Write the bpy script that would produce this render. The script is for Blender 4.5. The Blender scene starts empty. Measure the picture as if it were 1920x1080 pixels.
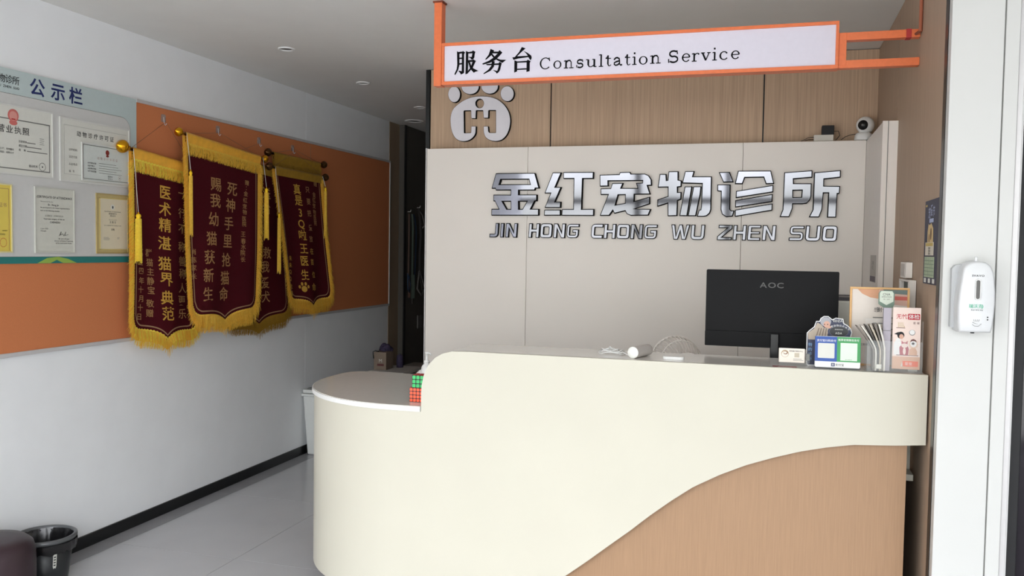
import bpy, math, random
from mathutils import Vector, Matrix
from mathutils.geometry import tessellate_polygon
random.seed(7)
PI = math.pi
scene = bpy.context.scene
COL = scene.collection
# ---------------------------------------------------------------- camera, light, exposure
cam_d = bpy.data.cameras.new('camera'); cam_o = bpy.data.objects.new('camera', cam_d); COL.objects.link(cam_o)
cam_d.sensor_width = 36; cam_d.lens = 1626.15548 / 1920 * 36; cam_d.clip_start = .05; cam_d.clip_end = 200
def cam_rot(yaw, pitch, roll):
    f = Vector((math.sin(yaw)*math.cos(pitch), math.cos(yaw)*math.cos(pitch), -math.sin(pitch)))
    r = Vector((math.cos(yaw), -math.sin(yaw), 0)); d = f.cross(r)
    c, s = math.cos(roll), math.sin(roll)
    r2 = c*r + s*d; d2 = -s*r + c*d
    return Matrix((r2, -d2, -f)).transposed()
cam_o.matrix_world = Matrix.Translation((0, 0, 1.6)) @ cam_rot(-0.28844184, 0.04418579, -0.01526003).to_4x4()
scene.camera = cam_o
w = bpy.data.worlds.new('world'); scene.world = w; w.use_nodes = True
nt = w.node_tree; nt.nodes.clear()
def nn(nt, t, **k):
    n = nt.nodes.new(t)
    for a, b in k.items(): setattr(n, a, b)
    return n
out = nn(nt, 'ShaderNodeOutputWorld'); bg = nn(nt, 'ShaderNodeBackground'); tc = nn(nt, 'ShaderNodeTexCoord')
sx = nn(nt, 'ShaderNodeSeparateXYZ'); nt.links.new(tc.outputs['Generated'], sx.inputs[0])
ns = nn(nt, 'ShaderNodeTexNoise'); ns.inputs['Scale'].default_value = 7; ns.inputs['Detail'].default_value = 5
nt.links.new(tc.outputs['Generated'], ns.inputs['Vector'])
ma = nn(nt, 'ShaderNodeMath', operation='MULTIPLY_ADD'); nt.links.new(ns.outputs[0], ma.inputs[0]); ma.inputs[1].default_value = .22
nt.links.new(sx.outputs['Z'], ma.inputs[2])
cr = nn(nt, 'ShaderNodeValToRGB'); nt.links.new(ma.outputs[0], cr.inputs[0])
e = cr.color_ramp.elements
e[0].position = .02; e[0].color = (.42, .42, .42, 1)        # street
e[1].position = .60; e[1].color = (.98, 1.01, 1.09, 1)       # overcast sky
a = e.new(.16); a.color = (.24, .25, .23, 1)                # trees over the way
a = e.new(.30); a.color = (.63, .65, .67, 1)
nt.links.new(cr.outputs[0], bg.inputs[0]); bg.inputs[1].default_value = 10.6
nt.links.new(bg.outputs[0], out.inputs[0])
YO = -1.6    # the shop front: everything beyond this depth is indoors
pd = bpy.data.lights.new('doorway_daylight', 'AREA'); pd.shape = 'RECTANGLE'; pd.size = 6.4; pd.size_y = 2.77
pd.cycles.is_portal = True
po = bpy.data.objects.new('doorway_daylight', pd); COL.objects.link(po)
po.location = (-.6, YO, 1.385); po.rotation_euler = (PI/2, 0, 0)
vs = scene.view_settings; vs.view_transform = 'Standard'; vs.look = 'None'; vs.gamma = 1; vs.use_curve_mapping = False
vs.exposure = 0.28
scene.cycles.max_bounces = 10; scene.cycles.diffuse_bounces = 6; scene.cycles.use_denoising = True

# ---------------------------------------------------------------- materials
def lin(c): return tuple((x/255/12.92 if x/255 <= .04045 else ((x/255+.055)/1.055)**2.4) for x in c)
MATS = {}
def mat(name, rgb, rough=.6, metal=0, spec=.5, var=0, scale=40, bump=0, stretch=None, coat=0, trans=0, alpha=1, ior=1.45, emit=0):
    if name in MATS: return MATS[name]
    m = bpy.data.materials.new(name); m.use_nodes = True; t = m.node_tree; b = t.nodes['Principled BSDF']
    c = lin(rgb)
    b.inputs['Base Color'].default_value = (*c, 1); b.inputs['Roughness'].default_value = rough; b.inputs['Metallic'].default_value = metal
    b.inputs['Specular IOR Level'].default_value = spec; b.inputs['Coat Weight'].default_value = coat
    b.inputs['Transmission Weight'].default_value = trans; b.inputs['IOR'].default_value = ior; b.inputs['Alpha'].default_value = alpha
    if emit: b.inputs['Emission Color'].default_value = (*c, 1); b.inputs['Emission Strength'].default_value = emit
    co = nn(t, 'ShaderNodeTexCoord'); mp = nn(t, 'ShaderNodeMapping'); t.links.new(co.outputs['Object'], mp.inputs[0])
    if stretch: mp.inputs['Scale'].default_value = stretch
    no = nn(t, 'ShaderNodeTexNoise'); no.inputs['Scale'].default_value = scale; no.inputs['Detail'].default_value = 4
    t.links.new(mp.outputs[0], no.inputs['Vector'])
    v = var if var else .015
    r = nn(t, 'ShaderNodeValToRGB'); t.links.new(no.outputs[0], r.inputs[0])
    r.color_ramp.elements[0].position = .3; r.color_ramp.elements[1].position = .7
    r.color_ramp.elements[0].color = (*[x*(1-v) for x in c], 1); r.color_ramp.elements[1].color = (*[min(1, x*(1+v)) for x in c], 1)
    t.links.new(r.outputs[0], b.inputs['Base Color'])
    if bump:
        bp = nn(t, 'ShaderNodeBump'); bp.inputs['Strength'].default_value = bump; bp.inputs['Distance'].default_value = .002
        t.links.new(no.outputs[0], bp.inputs['Height']); t.links.new(bp.outputs[0], b.inputs['Normal'])
    MATS[name] = m; return m
WALL = mat('white_wall_paint', (238, 240, 242), .75, scale=6)
CEIL = mat('ceiling_paint', (226, 225, 221), .9, scale=5)
CREAM = mat('cream_desk_lacquer', (203, 199, 184), .35, scale=3, spec=.3)
PANEL = mat('warm_white_wall_panel', (233, 226, 218), .35, spec=.4, scale=2)
WOODR = mat('vertical_grain_wood', (187, 159, 132), .55, var=.13, scale=22, stretch=(6, 6, .12))
WOODS = mat('side_wall_wood', (172, 148, 126), .55, var=.09, scale=22, stretch=(6, 6, .12))
DWOOD = mat('desk_wood_veneer', (160, 127, 97), .5, var=.07, scale=26, stretch=(8, 8, .25))
TILE = mat('grey_glazed_tile', (184, 184, 186), .16, spec=.5, scale=3, var=.03)
TILE2 = mat('border_tile', (150, 149, 152), .2, spec=.5, scale=5, var=.05)
GROUT = mat('grout', (70, 68, 66), .8)
BLACK = mat('black_gloss', (22, 23, 24), .3)
BLACKM = mat('black_matte', (26, 26, 28), .6)
DGREY = mat('dark_metal_trim', (70, 66, 70), .4, metal=.3)
ORANGE = mat('orange_felt', (202, 126, 84), .95, scale=300, var=.08, spec=.1)
PAINT = mat('orange_metal_paint', (226, 118, 70), .4, var=.05, scale=60)
RUST = mat('scratched_paint', (120, 60, 40), .7, var=.4, scale=200)
ALU = mat('silver_trim', (205, 203, 203), .35, metal=.2)
COUNTER = mat('grey_polished_counter', (226, 223, 216), .12, spec=.6)
WHITE = mat('white_plastic', (232, 232, 230), .35)
PAPER = mat('white_paper', (214, 214, 206), .6)
INK = mat('black_ink', (40, 40, 42), .7)
GINK = mat('grey_ink', (120, 120, 116), .7)
RED = mat('red_ink', (176, 50, 48), .6)
NAVY = mat('navy_ink', (34, 46, 100), .6)
BLUE = mat('blue_ink', (34, 78, 158), .45)
GREEN = mat('green_ink', (56, 150, 82), .45)
TEAL = mat('teal_ink', (40, 120, 116), .6)
LIME = mat('lime_ink', (150, 180, 80), .6)
VELVET = mat('maroon_velvet', (74, 18, 26), .95, scale=200, var=.12, spec=.1)
GOLD = mat('gold_fringe', (255, 218, 82), .6, var=.15, scale=90)
GOLD2 = mat('deep_gold_fringe', (250, 190, 66), .7, var=.15, scale=90)
GOLDS = mat('gold_satin', (248, 184, 66), .45, var=.08, scale=30)
OLIVE = mat('dull_gold_satin', (170, 130, 44), .55, var=.1, scale=30)
GLINE = mat('brown_gold_thread', (160, 124, 92), .6)
GTEXT = mat('antique_gold_print', (172, 128, 82), .5)
GTEXTB = mat('bright_gold_print', (206, 160, 66), .5)
BRASS = mat('gold_plastic', (222, 160, 30), .18, metal=.9)
MIRROR = mat('tinted_mirror_face', (118, 118, 125), .05, metal=1)
SIGNW = mat('sign_acrylic', (218, 214, 226), .5, spec=.2)
LOGOF = mat('logo_acrylic', (224, 222, 228), .4)
COAT_ = mat('pale_column_panel', (203, 203, 200), .4, scale=2)
def clear(name, tint=(235, 240, 240), rough=.03):
    m = mat(name, tint, rough, trans=.0, alpha=.10, spec=.8); return m
EDGE = mat('letter_edge_black', (14, 14, 15), .8, spec=.1)
ACRYL = clear('clear_acrylic')

# ---------------------------------------------------------------- mesh builder
class Frame:
    def __init__(s, O, ex, ey):
        s.O, s.ex, s.ey = Vector(O), Vector(ex).normalized(), Vector(ey).normalized(); s.en = s.ex.cross(s.ey).normalized()
    def p(s, a, b, c=0): return s.O + s.ex*a + s.ey*b + s.en*c
class MB:
    def __init__(s): s.v = []; s.f = []; s.m = []; s.mats = []; s.sm = []
    def mi(s, m):
        if m not in s.mats: s.mats.append(m)
        return s.mats.index(m)
    def add(s, vs, fs, m, smooth=False):
        o = len(s.v); s.v += [tuple(x) for x in vs]; k = s.mi(m)
        for f in fs: s.f.append([o+i for i in f]); s.m.append(k); s.sm.append(smooth)
    def box(s, x0, x1, y0, y1, z0, z1, m): s.fbox(W0, x0, x1, y0, y1, z0, z1, m)
    def fbox(s, F, a0, a1, b0, b1, c0, c1, m):
        P = [F.p(a, b, c) for a in (a0, a1) for b in (b0, b1) for c in (c0, c1)]
        s.add(P, [(0,1,3,2),(4,6,7,5),(0,4,5,1),(2,3,7,6),(0,2,6,4),(1,5,7,3)], m)
    def poly(s, F, loops, c0, c1, m, ms=None):
        """flat outline (first loop) with holes, from depth c0 to c1 along the frame normal"""
        L3 = [[Vector((q[0], q[1], 0)) for q in l] for l in loops]
        flat = [q for l in loops for q in l]; tri = tessellate_polygon(L3)
        s.add([F.p(q[0], q[1], c1) for q in flat], tri, m)
        if abs(c1-c0) > 1e-6:
            ms = ms or m
            s.add([F.p(q[0], q[1], c0) for q in flat], tri, ms)
            for l in loops:
                n = len(l); P = [F.p(*q, c0) for q in l] + [F.p(*q, c1) for q in l]
                s.add(P, [(i, (i+1) % n, n+(i+1) % n, n+i) for i in range(n)], ms)
    def ell(s, F, a, b, ra, rb, c0, c1, m, n=24):
        s.poly(F, [[(a+ra*math.cos(2*PI*i/n), b+rb*math.sin(2*PI*i/n)) for i in range(n)]], c0, c1, m)
    def tube(s, path, r, m, n=8, caps=True):
        path = [Vector(p) for p in path]; rs = r if isinstance(r, (list, tuple)) else [r]*len(path)
        P = []; up = None
        for i, p in enumerate(path):
            d = (path[min(i+1, len(path)-1)] - path[max(i-1, 0)])
            if d.length < 1e-9: d = Vector((0, 0, 1))
            d.normalize()
            if up is None: up = Vector((0, 0, 1)) if abs(d.z) < .9 else Vector((1, 0, 0))
            x = up.cross(d)
            if x.length < 1e-6: x = Vector((1, 0, 0)).cross(d)
            x.normalize(); y = d.cross(x); up = y
            P += [p + (x*math.cos(2*PI*k/n) + y*math.sin(2*PI*k/n))*rs[i] for k in range(n)]
        fs = [(i*n+k, i*n+(k+1) % n, (i+1)*n+(k+1) % n, (i+1)*n+k) for i in range(len(path)-1) for k in range(n)]
        if caps: fs += [tuple(range(n)), tuple((len(path)-1)*n+k for k in range(n))]
        s.add(P, fs, m, True)
    def lathe(s, prof, c, m, n=32, F=None, sq=1):
        """profile [(r, h)] spun round the frame's ey axis"""
        F = F or Frame((0, 0, 0), (1, 0, 0), (0, 0, 1)); c = Vector(c); P = []
        for r, h in prof:
            P += [c + F.ex*(r*math.cos(2*PI*k/n)) + F.en*(r*sq*math.sin(2*PI*k/n)) + F.ey*h for k in range(n)]
        fs = [(i*n+k, i*n+(k+1) % n, (i+1)*n+(k+1) % n, (i+1)*n+k) for i in range(len(prof)-1) for k in range(n)]
        s.add(P, fs, m, True)
    def text(s, F, t, a, b, c, size, m, sx=1, align='C', bold=0, gap=0):
        """printed lettering centred on (a, b); returns nothing"""
        gs = [glyph(ch, 0 if ch in '执使扫' else bold if ord(ch) < 0x2e80 or bold == .02 else min(bold, .007)) for ch in t]; adv = [(g[2]+gap)*size*sx for g in gs]; tot = sum(adv)
        x = a - (tot/2 if align == 'C' else tot if align == 'R' else 0)
        for (vs, fs, w_), ad in zip(gs, adv):
            if vs: s.add([F.p(x+q[0]*size*sx, b+(q[1]-.36)*size, c) for q in vs], fs, m)
            x += ad
    def build(s, name, parent=None, bevel=0, label=None, cat=None, group=None, kind=None, smooth=None):
        xs, ys, zs = zip(*s.v); c = Vector(((min(xs)+max(xs))/2, (min(ys)+max(ys))/2, min(zs)))
        me = bpy.data.meshes.new(name); me.from_pydata([(x-c.x, y-c.y, z-c.z) for x, y, z in s.v], [], s.f)
        for x in s.mats: me.materials.append(x)
        me.polygons.foreach_set('material_index', s.m); me.polygons.foreach_set('use_smooth', s.sm if smooth is None else [smooth]*len(s.f)); me.update()
        o = bpy.data.objects.new(name, me); COL.objects.link(o); o.location = c; ROOT[o.name] = tuple(c)
        if bevel:
            md = o.modifiers.new('bevel', 'BEVEL'); md.width = bevel; md.segments = 2; md.limit_method = 'ANGLE'; md.angle_limit = .6
        return tag(o, label, cat, group, kind, parent)
def tag(o, label=None, cat=None, group=None, kind=None, parent=None):
    if label: o['label'] = label
    if cat: o['category'] = cat
    if group: o['group'] = group
    if kind: o['kind'] = kind
    if parent is not None:
        o.parent = parent; o.matrix_parent_inverse = Matrix.Translation(-Vector(ROOT[parent.name]))
    return o
def st(name, kind='structure'):
    o = bpy.data.objects.new(name, None); COL.objects.link(o); o['kind'] = kind; ROOT[o.name] = (0, 0, 0); return o
ROOT = {}
def thing(name, label, cat, loc, group=None):
    o = bpy.data.objects.new(name, None); COL.objects.link(o); o.location = loc; o.empty_display_size = .05
    ROOT[o.name] = tuple(loc)
    return tag(o, label, cat, group)
W0 = Frame((0, 0, 0), (1, 0, 0), (0, 1, 0))
GC = {}
def glyph(ch, bold=0):
    k = (ch, bold)
    if k in GC: return GC[k]
    if ch == ' ': GC[k] = ([], [], .35); return GC[k]
    cu = bpy.data.curves.new('t', 'FONT'); cu.body = ch; cu.size = 1; cu.resolution_u = 3; cu.offset = bold
    o = bpy.data.objects.new('t', cu); COL.objects.link(o)
    me = bpy.data.meshes.new_from_object(o)
    vs = [tuple(v.co) for v in me.vertices]; fs = [tuple(p.vertices) for p in me.polygons]
    wd = (max(v[0] for v in vs) + .08) if vs else .4
    if ord(ch) > 0x2e80: wd = 1.0
    bpy.data.objects.remove(o); bpy.data.meshes.remove(me); bpy.data.curves.remove(cu)
    GC[k] = (vs, fs, wd); return GC[k]
def inset(loop, d):
    """offset a closed 2D outline inwards (d > 0) with mitred corners"""
    n = len(loop); A = sum(loop[i][0]*loop[(i+1) % n][1]-loop[(i+1) % n][0]*loop[i][1] for i in range(n)); sg = 1 if A > 0 else -1
    out = []
    for i in range(n):
        p, q, r = Vector(loop[i-1]), Vector(loop[i]), Vector(loop[(i+1) % n])
        a, b = (q-p), (r-q)
        if a.length < 1e-7 or b.length < 1e-7: out.append(tuple(q)); continue
        a.normalize(); b.normalize(); na = Vector((-a.y, a.x))*sg; nb = Vector((-b.y, b.x))*sg
        mm = na+nb
        if mm.length < .2: out.append(tuple(q+na*d)); continue
        mm.normalize(); k = d/max(.35, mm.dot(na)); out.append(tuple(q+mm*k))
    return out
LW = Frame((-3.4, 0, 0), (0, 1, 0), (0, 0, 1))     # display boards on the left wall: a = depth, b = height, c = towards the room
def BW(y): return Frame((0, y, 0), (1, 0, 0), (0, 0, 1))
def RW(x=.55): return Frame((x, 0, 0), (0, -1, 0), (0, 0, 1))

# outlines of the raised lettering, the sign and the pennants, in metres
GLYPH={"金":[[[[-1.652,2.074],[-1.399,2.073],[-1.37,1.979],[-1.395,1.979],[-1.399,1.967],[-1.501,1.967],[-1.501,1.941],[-1.384,1.941],[-1.384,1.901],[-1.398,1.9],[-1.422,1.853],[-1.371,1.853],[-1.371,1.812],[-1.678,1.811],[-1.678,1.853],[-1.631,1.853],[-1.656,1.9],[-1.666,1.9],[-1.666,1.941],[-1.554,1.94],[-1.554,1.968],[-1.651,1.968],[-1.654,1.979],[-1.679,1.979]],[[-1.618,2.034],[-1.438,2.034],[-1.429,2.004],[-1.627,2.005]],[[-1.605,1.898],[-1.553,1.898],[-1.552,1.852],[-1.577,1.852]],[[-1.5,1.898],[-1.449,1.898],[-1.476,1.852],[-1.499,1.852]]]],"红":[[[[-1.287,2.075],[-1.232,2.074],[-1.269,1.986],[-1.231,1.986],[-1.269,1.897],[-1.232,1.897],[-1.234,1.86],[-1.335,1.86],[-1.299,1.948],[-1.337,1.948]]],[[[-1.336,1.848],[-1.234,1.848],[-1.233,1.813],[-1.338,1.812]]],[[[-1.221,2.076],[-1.033,2.075],[-1.034,2.035],[-1.099,2.035],[-1.102,1.852],[-1.027,1.853],[-1.027,1.812],[-1.227,1.812],[-1.224,1.852],[-1.155,1.852],[-1.155,2.036],[-1.22,2.036]]]],"宠":[[[[-0.996,2.058],[-0.878,2.06],[-0.874,2.072],[-0.813,2.073],[-0.807,2.062],[-0.725,2.062],[-0.702,2.052],[-0.685,2.027],[-0.683,1.992],[-0.707,1.991],[-0.689,1.94],[-0.784,1.939],[-0.784,1.9],[-0.692,1.926],[-0.691,1.883],[-0.78,1.854],[-0.684,1.853],[-0.699,1.815],[-0.803,1.813],[-0.828,1.823],[-0.838,1.841],[-0.903,1.825],[-0.912,1.843],[-0.933,1.813],[-0.991,1.812],[-0.943,1.938],[-0.988,1.938],[-0.989,1.976],[-0.928,1.977],[-0.919,2.007],[-0.852,2.008],[-0.864,1.978],[-0.767,1.977],[-0.777,2.008],[-0.739,2.009],[-0.738,2.02],[-0.943,2.02],[-0.942,1.989],[-0.994,1.988]],[[-0.881,1.936],[-0.84,1.937],[-0.839,1.889],[-0.896,1.878]]]],"物":[[[[-0.637,2.059],[-0.599,2.058],[-0.596,2.022],[-0.59,2.023],[-0.586,2.074],[-0.529,2.074],[-0.528,2.024],[-0.509,2.019],[-0.51,1.984],[-0.531,1.981],[-0.53,1.952],[-0.509,1.953],[-0.509,1.91],[-0.529,1.902],[-0.53,1.813],[-0.585,1.811],[-0.587,1.886],[-0.648,1.867],[-0.648,1.909],[-0.587,1.929],[-0.588,1.981],[-0.647,1.98]]],[[[-0.49,2.074],[-0.436,2.074],[-0.444,2.043],[-0.337,2.042],[-0.336,1.85],[-0.343,1.829],[-0.36,1.813],[-0.378,1.809],[-0.416,1.809],[-0.405,1.849],[-0.396,1.85],[-0.393,1.868],[-0.391,2.0],[-0.506,2.004]]],[[[-0.49,1.985],[-0.447,1.985],[-0.472,1.812],[-0.517,1.813]]],[[[-0.44,1.985],[-0.395,1.985],[-0.399,1.936],[-0.422,1.812],[-0.468,1.812]]]],"诊":[[[[-0.298,2.066],[-0.236,2.067],[-0.213,2.008],[-0.271,2.007]]],[[[-0.304,1.995],[-0.23,1.995],[-0.229,1.853],[-0.221,1.845],[-0.204,1.845],[-0.214,1.811],[-0.25,1.807],[-0.274,1.823],[-0.282,1.85],[-0.283,1.955],[-0.303,1.957]]],[[[-0.19,2.073],[-0.008,2.072],[0.011,1.997],[-0.034,1.996],[-0.048,2.034],[-0.151,2.033],[-0.163,1.997],[-0.206,1.998]]],[[[-0.198,1.957],[0.007,1.99],[0.007,1.95],[-0.199,1.917]]],[[[-0.201,1.904],[0.005,1.939],[0.004,1.895],[-0.201,1.863]]],[[[-0.201,1.849],[0.006,1.886],[0.005,1.846],[-0.201,1.809]]]],"所":[[[[0.064,2.061],[0.215,2.071],[0.215,2.031],[0.116,2.023],[0.117,1.999],[0.213,1.998],[0.213,1.925],[0.207,1.904],[0.191,1.886],[0.168,1.882],[0.116,1.882],[0.115,1.857],[0.098,1.809],[0.046,1.809],[0.061,1.851]],[[0.115,1.958],[0.162,1.959],[0.16,1.922],[0.116,1.921]]],[[[0.225,2.059],[0.365,2.07],[0.365,2.03],[0.279,2.021],[0.279,1.984],[0.364,1.982],[0.362,1.94],[0.351,1.939],[0.348,1.807],[0.301,1.807],[0.303,1.943],[0.278,1.943],[0.273,1.851],[0.258,1.808],[0.203,1.808],[0.223,1.851]]]]}
PINYIN=[["JIN","J",-1.689,-1.632],["JIN","I",-1.62,-1.596],["JIN","N",-1.585,-1.51],["HONG","H",-1.436,-1.367],["HONG","O",-1.362,-1.286],["HONG","N",-1.277,-1.204],["HONG","G",-1.196,-1.119],["CHONG","C",-1.043,-0.971],["CHONG","H",-0.965,-0.893],["CHONG","O",-0.887,-0.809],["CHONG","N",-0.803,-0.731],["CHONG","G",-0.724,-0.646],["WU","W",-0.566,-0.456],["WU","U",-0.449,-0.37],["ZHEN","Z",-0.297,-0.215],["ZHEN","H",-0.209,-0.135],["ZHEN","E",-0.128,-0.056],["ZHEN","N",-0.046,0.028],["SUO","S",0.101,0.18],["SUO","U",0.188,0.269],["SUO","O",0.278,0.357]]
PAW=[[[[-1.994,2.507],[-2.008,2.473],[-2.013,2.439],[-2.01,2.397],[-2.001,2.355],[-1.978,2.315],[-1.947,2.296],[-1.91,2.292],[-1.878,2.3],[-1.852,2.318],[-1.836,2.342],[-1.835,2.39],[-1.868,2.391],[-1.869,2.348],[-1.915,2.348],[-1.919,2.49],[-1.871,2.49],[-1.869,2.44],[-1.837,2.438],[-1.836,2.489],[-1.789,2.488],[-1.785,2.44],[-1.752,2.439],[-1.751,2.488],[-1.703,2.486],[-1.701,2.345],[-1.742,2.346],[-1.75,2.353],[-1.753,2.388],[-1.785,2.388],[-1.783,2.343],[-1.768,2.312],[-1.738,2.295],[-1.698,2.288],[-1.658,2.297],[-1.627,2.326],[-1.609,2.368],[-1.602,2.42],[-1.613,2.473],[-1.644,2.52],[-1.688,2.556],[-1.742,2.575],[-1.802,2.582],[-1.866,2.578],[-1.924,2.558],[-1.964,2.532]],[[-1.785,2.533],[-1.786,2.525],[-1.788,2.518],[-1.793,2.513],[-1.798,2.508],[-1.805,2.506],[-1.812,2.505],[-1.819,2.506],[-1.825,2.509],[-1.831,2.514],[-1.836,2.52],[-1.838,2.527],[-1.839,2.534],[-1.839,2.542],[-1.836,2.549],[-1.832,2.554],[-1.826,2.559],[-1.82,2.561],[-1.813,2.562],[-1.805,2.561],[-1.799,2.558],[-1.793,2.553],[-1.789,2.547],[-1.786,2.54]]],[[[-1.945,2.597],[-1.946,2.586],[-1.948,2.577],[-1.952,2.568],[-1.957,2.56],[-1.963,2.554],[-1.971,2.549],[-1.978,2.546],[-1.987,2.546],[-1.995,2.547],[-2.003,2.55],[-2.01,2.555],[-2.017,2.562],[-2.022,2.57],[-2.026,2.579],[-2.029,2.589],[-2.03,2.6],[-2.029,2.61],[-2.027,2.62],[-2.023,2.628],[-2.018,2.636],[-2.012,2.642],[-2.004,2.647],[-1.996,2.65],[-1.988,2.65],[-1.98,2.649],[-1.972,2.646],[-1.964,2.641],[-1.958,2.634],[-1.953,2.626],[-1.949,2.617],[-1.946,2.607]]],[[[-1.818,2.64],[-1.819,2.631],[-1.823,2.622],[-1.828,2.613],[-1.836,2.606],[-1.845,2.6],[-1.855,2.596],[-1.866,2.594],[-1.878,2.593],[-1.89,2.595],[-1.901,2.598],[-1.912,2.603],[-1.921,2.609],[-1.929,2.617],[-1.934,2.626],[-1.938,2.635],[-1.939,2.645],[-1.938,2.654],[-1.935,2.663],[-1.929,2.672],[-1.922,2.679],[-1.913,2.684],[-1.902,2.689],[-1.891,2.691],[-1.879,2.691],[-1.868,2.69],[-1.856,2.687],[-1.846,2.682],[-1.837,2.675],[-1.829,2.668],[-1.823,2.659],[-1.82,2.65]]],[[[-1.689,2.638],[-1.69,2.628],[-1.693,2.619],[-1.698,2.611],[-1.706,2.604],[-1.714,2.598],[-1.724,2.594],[-1.735,2.592],[-1.746,2.591],[-1.757,2.593],[-1.768,2.596],[-1.778,2.601],[-1.787,2.607],[-1.794,2.615],[-1.8,2.623],[-1.803,2.633],[-1.804,2.642],[-1.804,2.652],[-1.8,2.661],[-1.795,2.669],[-1.788,2.676],[-1.779,2.682],[-1.769,2.686],[-1.759,2.688],[-1.747,2.689],[-1.736,2.687],[-1.725,2.684],[-1.715,2.679],[-1.707,2.673],[-1.699,2.665],[-1.694,2.656],[-1.69,2.647]]],[[[-1.583,2.587],[-1.584,2.578],[-1.586,2.569],[-1.59,2.56],[-1.596,2.553],[-1.602,2.547],[-1.61,2.543],[-1.619,2.54],[-1.627,2.54],[-1.636,2.541],[-1.645,2.544],[-1.653,2.549],[-1.66,2.555],[-1.666,2.563],[-1.67,2.571],[-1.673,2.581],[-1.674,2.59],[-1.673,2.6],[-1.671,2.609],[-1.667,2.618],[-1.661,2.625],[-1.654,2.631],[-1.646,2.635],[-1.638,2.637],[-1.629,2.638],[-1.62,2.637],[-1.612,2.634],[-1.604,2.629],[-1.597,2.622],[-1.591,2.615],[-1.587,2.606],[-1.584,2.597]]]]
SIGNCN=[[[-1.439,2.528],[-1.429,2.523],[-1.429,2.463],[-1.434,2.444],[-1.447,2.422],[-1.451,2.423],[-1.44,2.445],[-1.437,2.468]],[[-1.414,2.523],[-1.41,2.528],[-1.401,2.522],[-1.406,2.516],[-1.405,2.429],[-1.41,2.425],[-1.419,2.422],[-1.422,2.429],[-1.429,2.435],[-1.429,2.438],[-1.414,2.434]],[[-1.43,2.525],[-1.413,2.526],[-1.414,2.52],[-1.429,2.519]],[[-1.43,2.498],[-1.413,2.498],[-1.413,2.494],[-1.43,2.494]],[[-1.429,2.472],[-1.413,2.473],[-1.413,2.469],[-1.429,2.468]],[[-1.394,2.527],[-1.385,2.523],[-1.386,2.425],[-1.395,2.422],[-1.394,2.452]],[[-1.386,2.521],[-1.364,2.524],[-1.36,2.528],[-1.35,2.522],[-1.353,2.515],[-1.355,2.497],[-1.36,2.49],[-1.367,2.489],[-1.371,2.496],[-1.381,2.5],[-1.365,2.498],[-1.361,2.518],[-1.386,2.518]],[[-1.386,2.484],[-1.362,2.484],[-1.359,2.487],[-1.347,2.48],[-1.352,2.471],[-1.362,2.45],[-1.384,2.428],[-1.386,2.431],[-1.369,2.451],[-1.36,2.478],[-1.386,2.479]],[[-1.382,2.477],[-1.377,2.477],[-1.369,2.458],[-1.359,2.446],[-1.337,2.434],[-1.347,2.432],[-1.355,2.428],[-1.372,2.446]],[[-1.273,2.531],[-1.258,2.524],[-1.271,2.504],[-1.294,2.486],[-1.298,2.486],[-1.282,2.505]],[[-1.266,2.518],[-1.235,2.517],[-1.23,2.523],[-1.218,2.513],[-1.23,2.5],[-1.249,2.482],[-1.276,2.47],[-1.31,2.463],[-1.312,2.466],[-1.281,2.477],[-1.259,2.49],[-1.236,2.511],[-1.267,2.513]],[[-1.272,2.509],[-1.265,2.508],[-1.249,2.489],[-1.225,2.479],[-1.201,2.477],[-1.216,2.467],[-1.242,2.481],[-1.259,2.492]],[[-1.293,2.462],[-1.232,2.463],[-1.229,2.469],[-1.22,2.464],[-1.223,2.453],[-1.227,2.435],[-1.234,2.424],[-1.242,2.419],[-1.246,2.425],[-1.258,2.433],[-1.239,2.428],[-1.233,2.445],[-1.231,2.458],[-1.29,2.459]],[[-1.265,2.475],[-1.254,2.473],[-1.258,2.45],[-1.273,2.433],[-1.305,2.419],[-1.305,2.421],[-1.283,2.435],[-1.268,2.453]],[[-1.122,2.532],[-1.107,2.526],[-1.126,2.511],[-1.148,2.491],[-1.093,2.491],[-1.091,2.487],[-1.14,2.483],[-1.161,2.478],[-1.166,2.487],[-1.155,2.488],[-1.134,2.511]],[[-1.112,2.514],[-1.093,2.503],[-1.078,2.491],[-1.076,2.481],[-1.08,2.473],[-1.084,2.477],[-1.091,2.49],[-1.097,2.5]],[[-1.156,2.473],[-1.145,2.468],[-1.145,2.424],[-1.156,2.42]],[[-1.097,2.467],[-1.093,2.473],[-1.081,2.466],[-1.085,2.461],[-1.085,2.423],[-1.097,2.42]],[[-1.146,2.467],[-1.095,2.468],[-1.096,2.464],[-1.145,2.464]],[[-1.145,2.434],[-1.096,2.434],[-1.096,2.431],[-1.145,2.431]]]
SIGNEN=[["C",-1.035,-0.983,2.427],["o",-0.971,-0.934,2.427],["n",-0.923,-0.876,2.427],["s",-0.864,-0.831,2.427],["u",-0.821,-0.77,2.427],["l",-0.762,-0.741,2.427],["t",-0.731,-0.706,2.428],["a",-0.696,-0.654,2.429],["t",-0.644,-0.62,2.428],["i",-0.611,-0.591,2.429],["o",-0.581,-0.543,2.428],["n",-0.532,-0.484,2.43],["S",-0.452,-0.407,2.43],["e",-0.393,-0.357,2.431],["r",-0.351,-0.317,2.431],["v",-0.312,-0.27,2.432],["i",-0.264,-0.244,2.432],["c",-0.233,-0.197,2.432],["e",-0.184,-0.148,2.433]]
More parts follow.
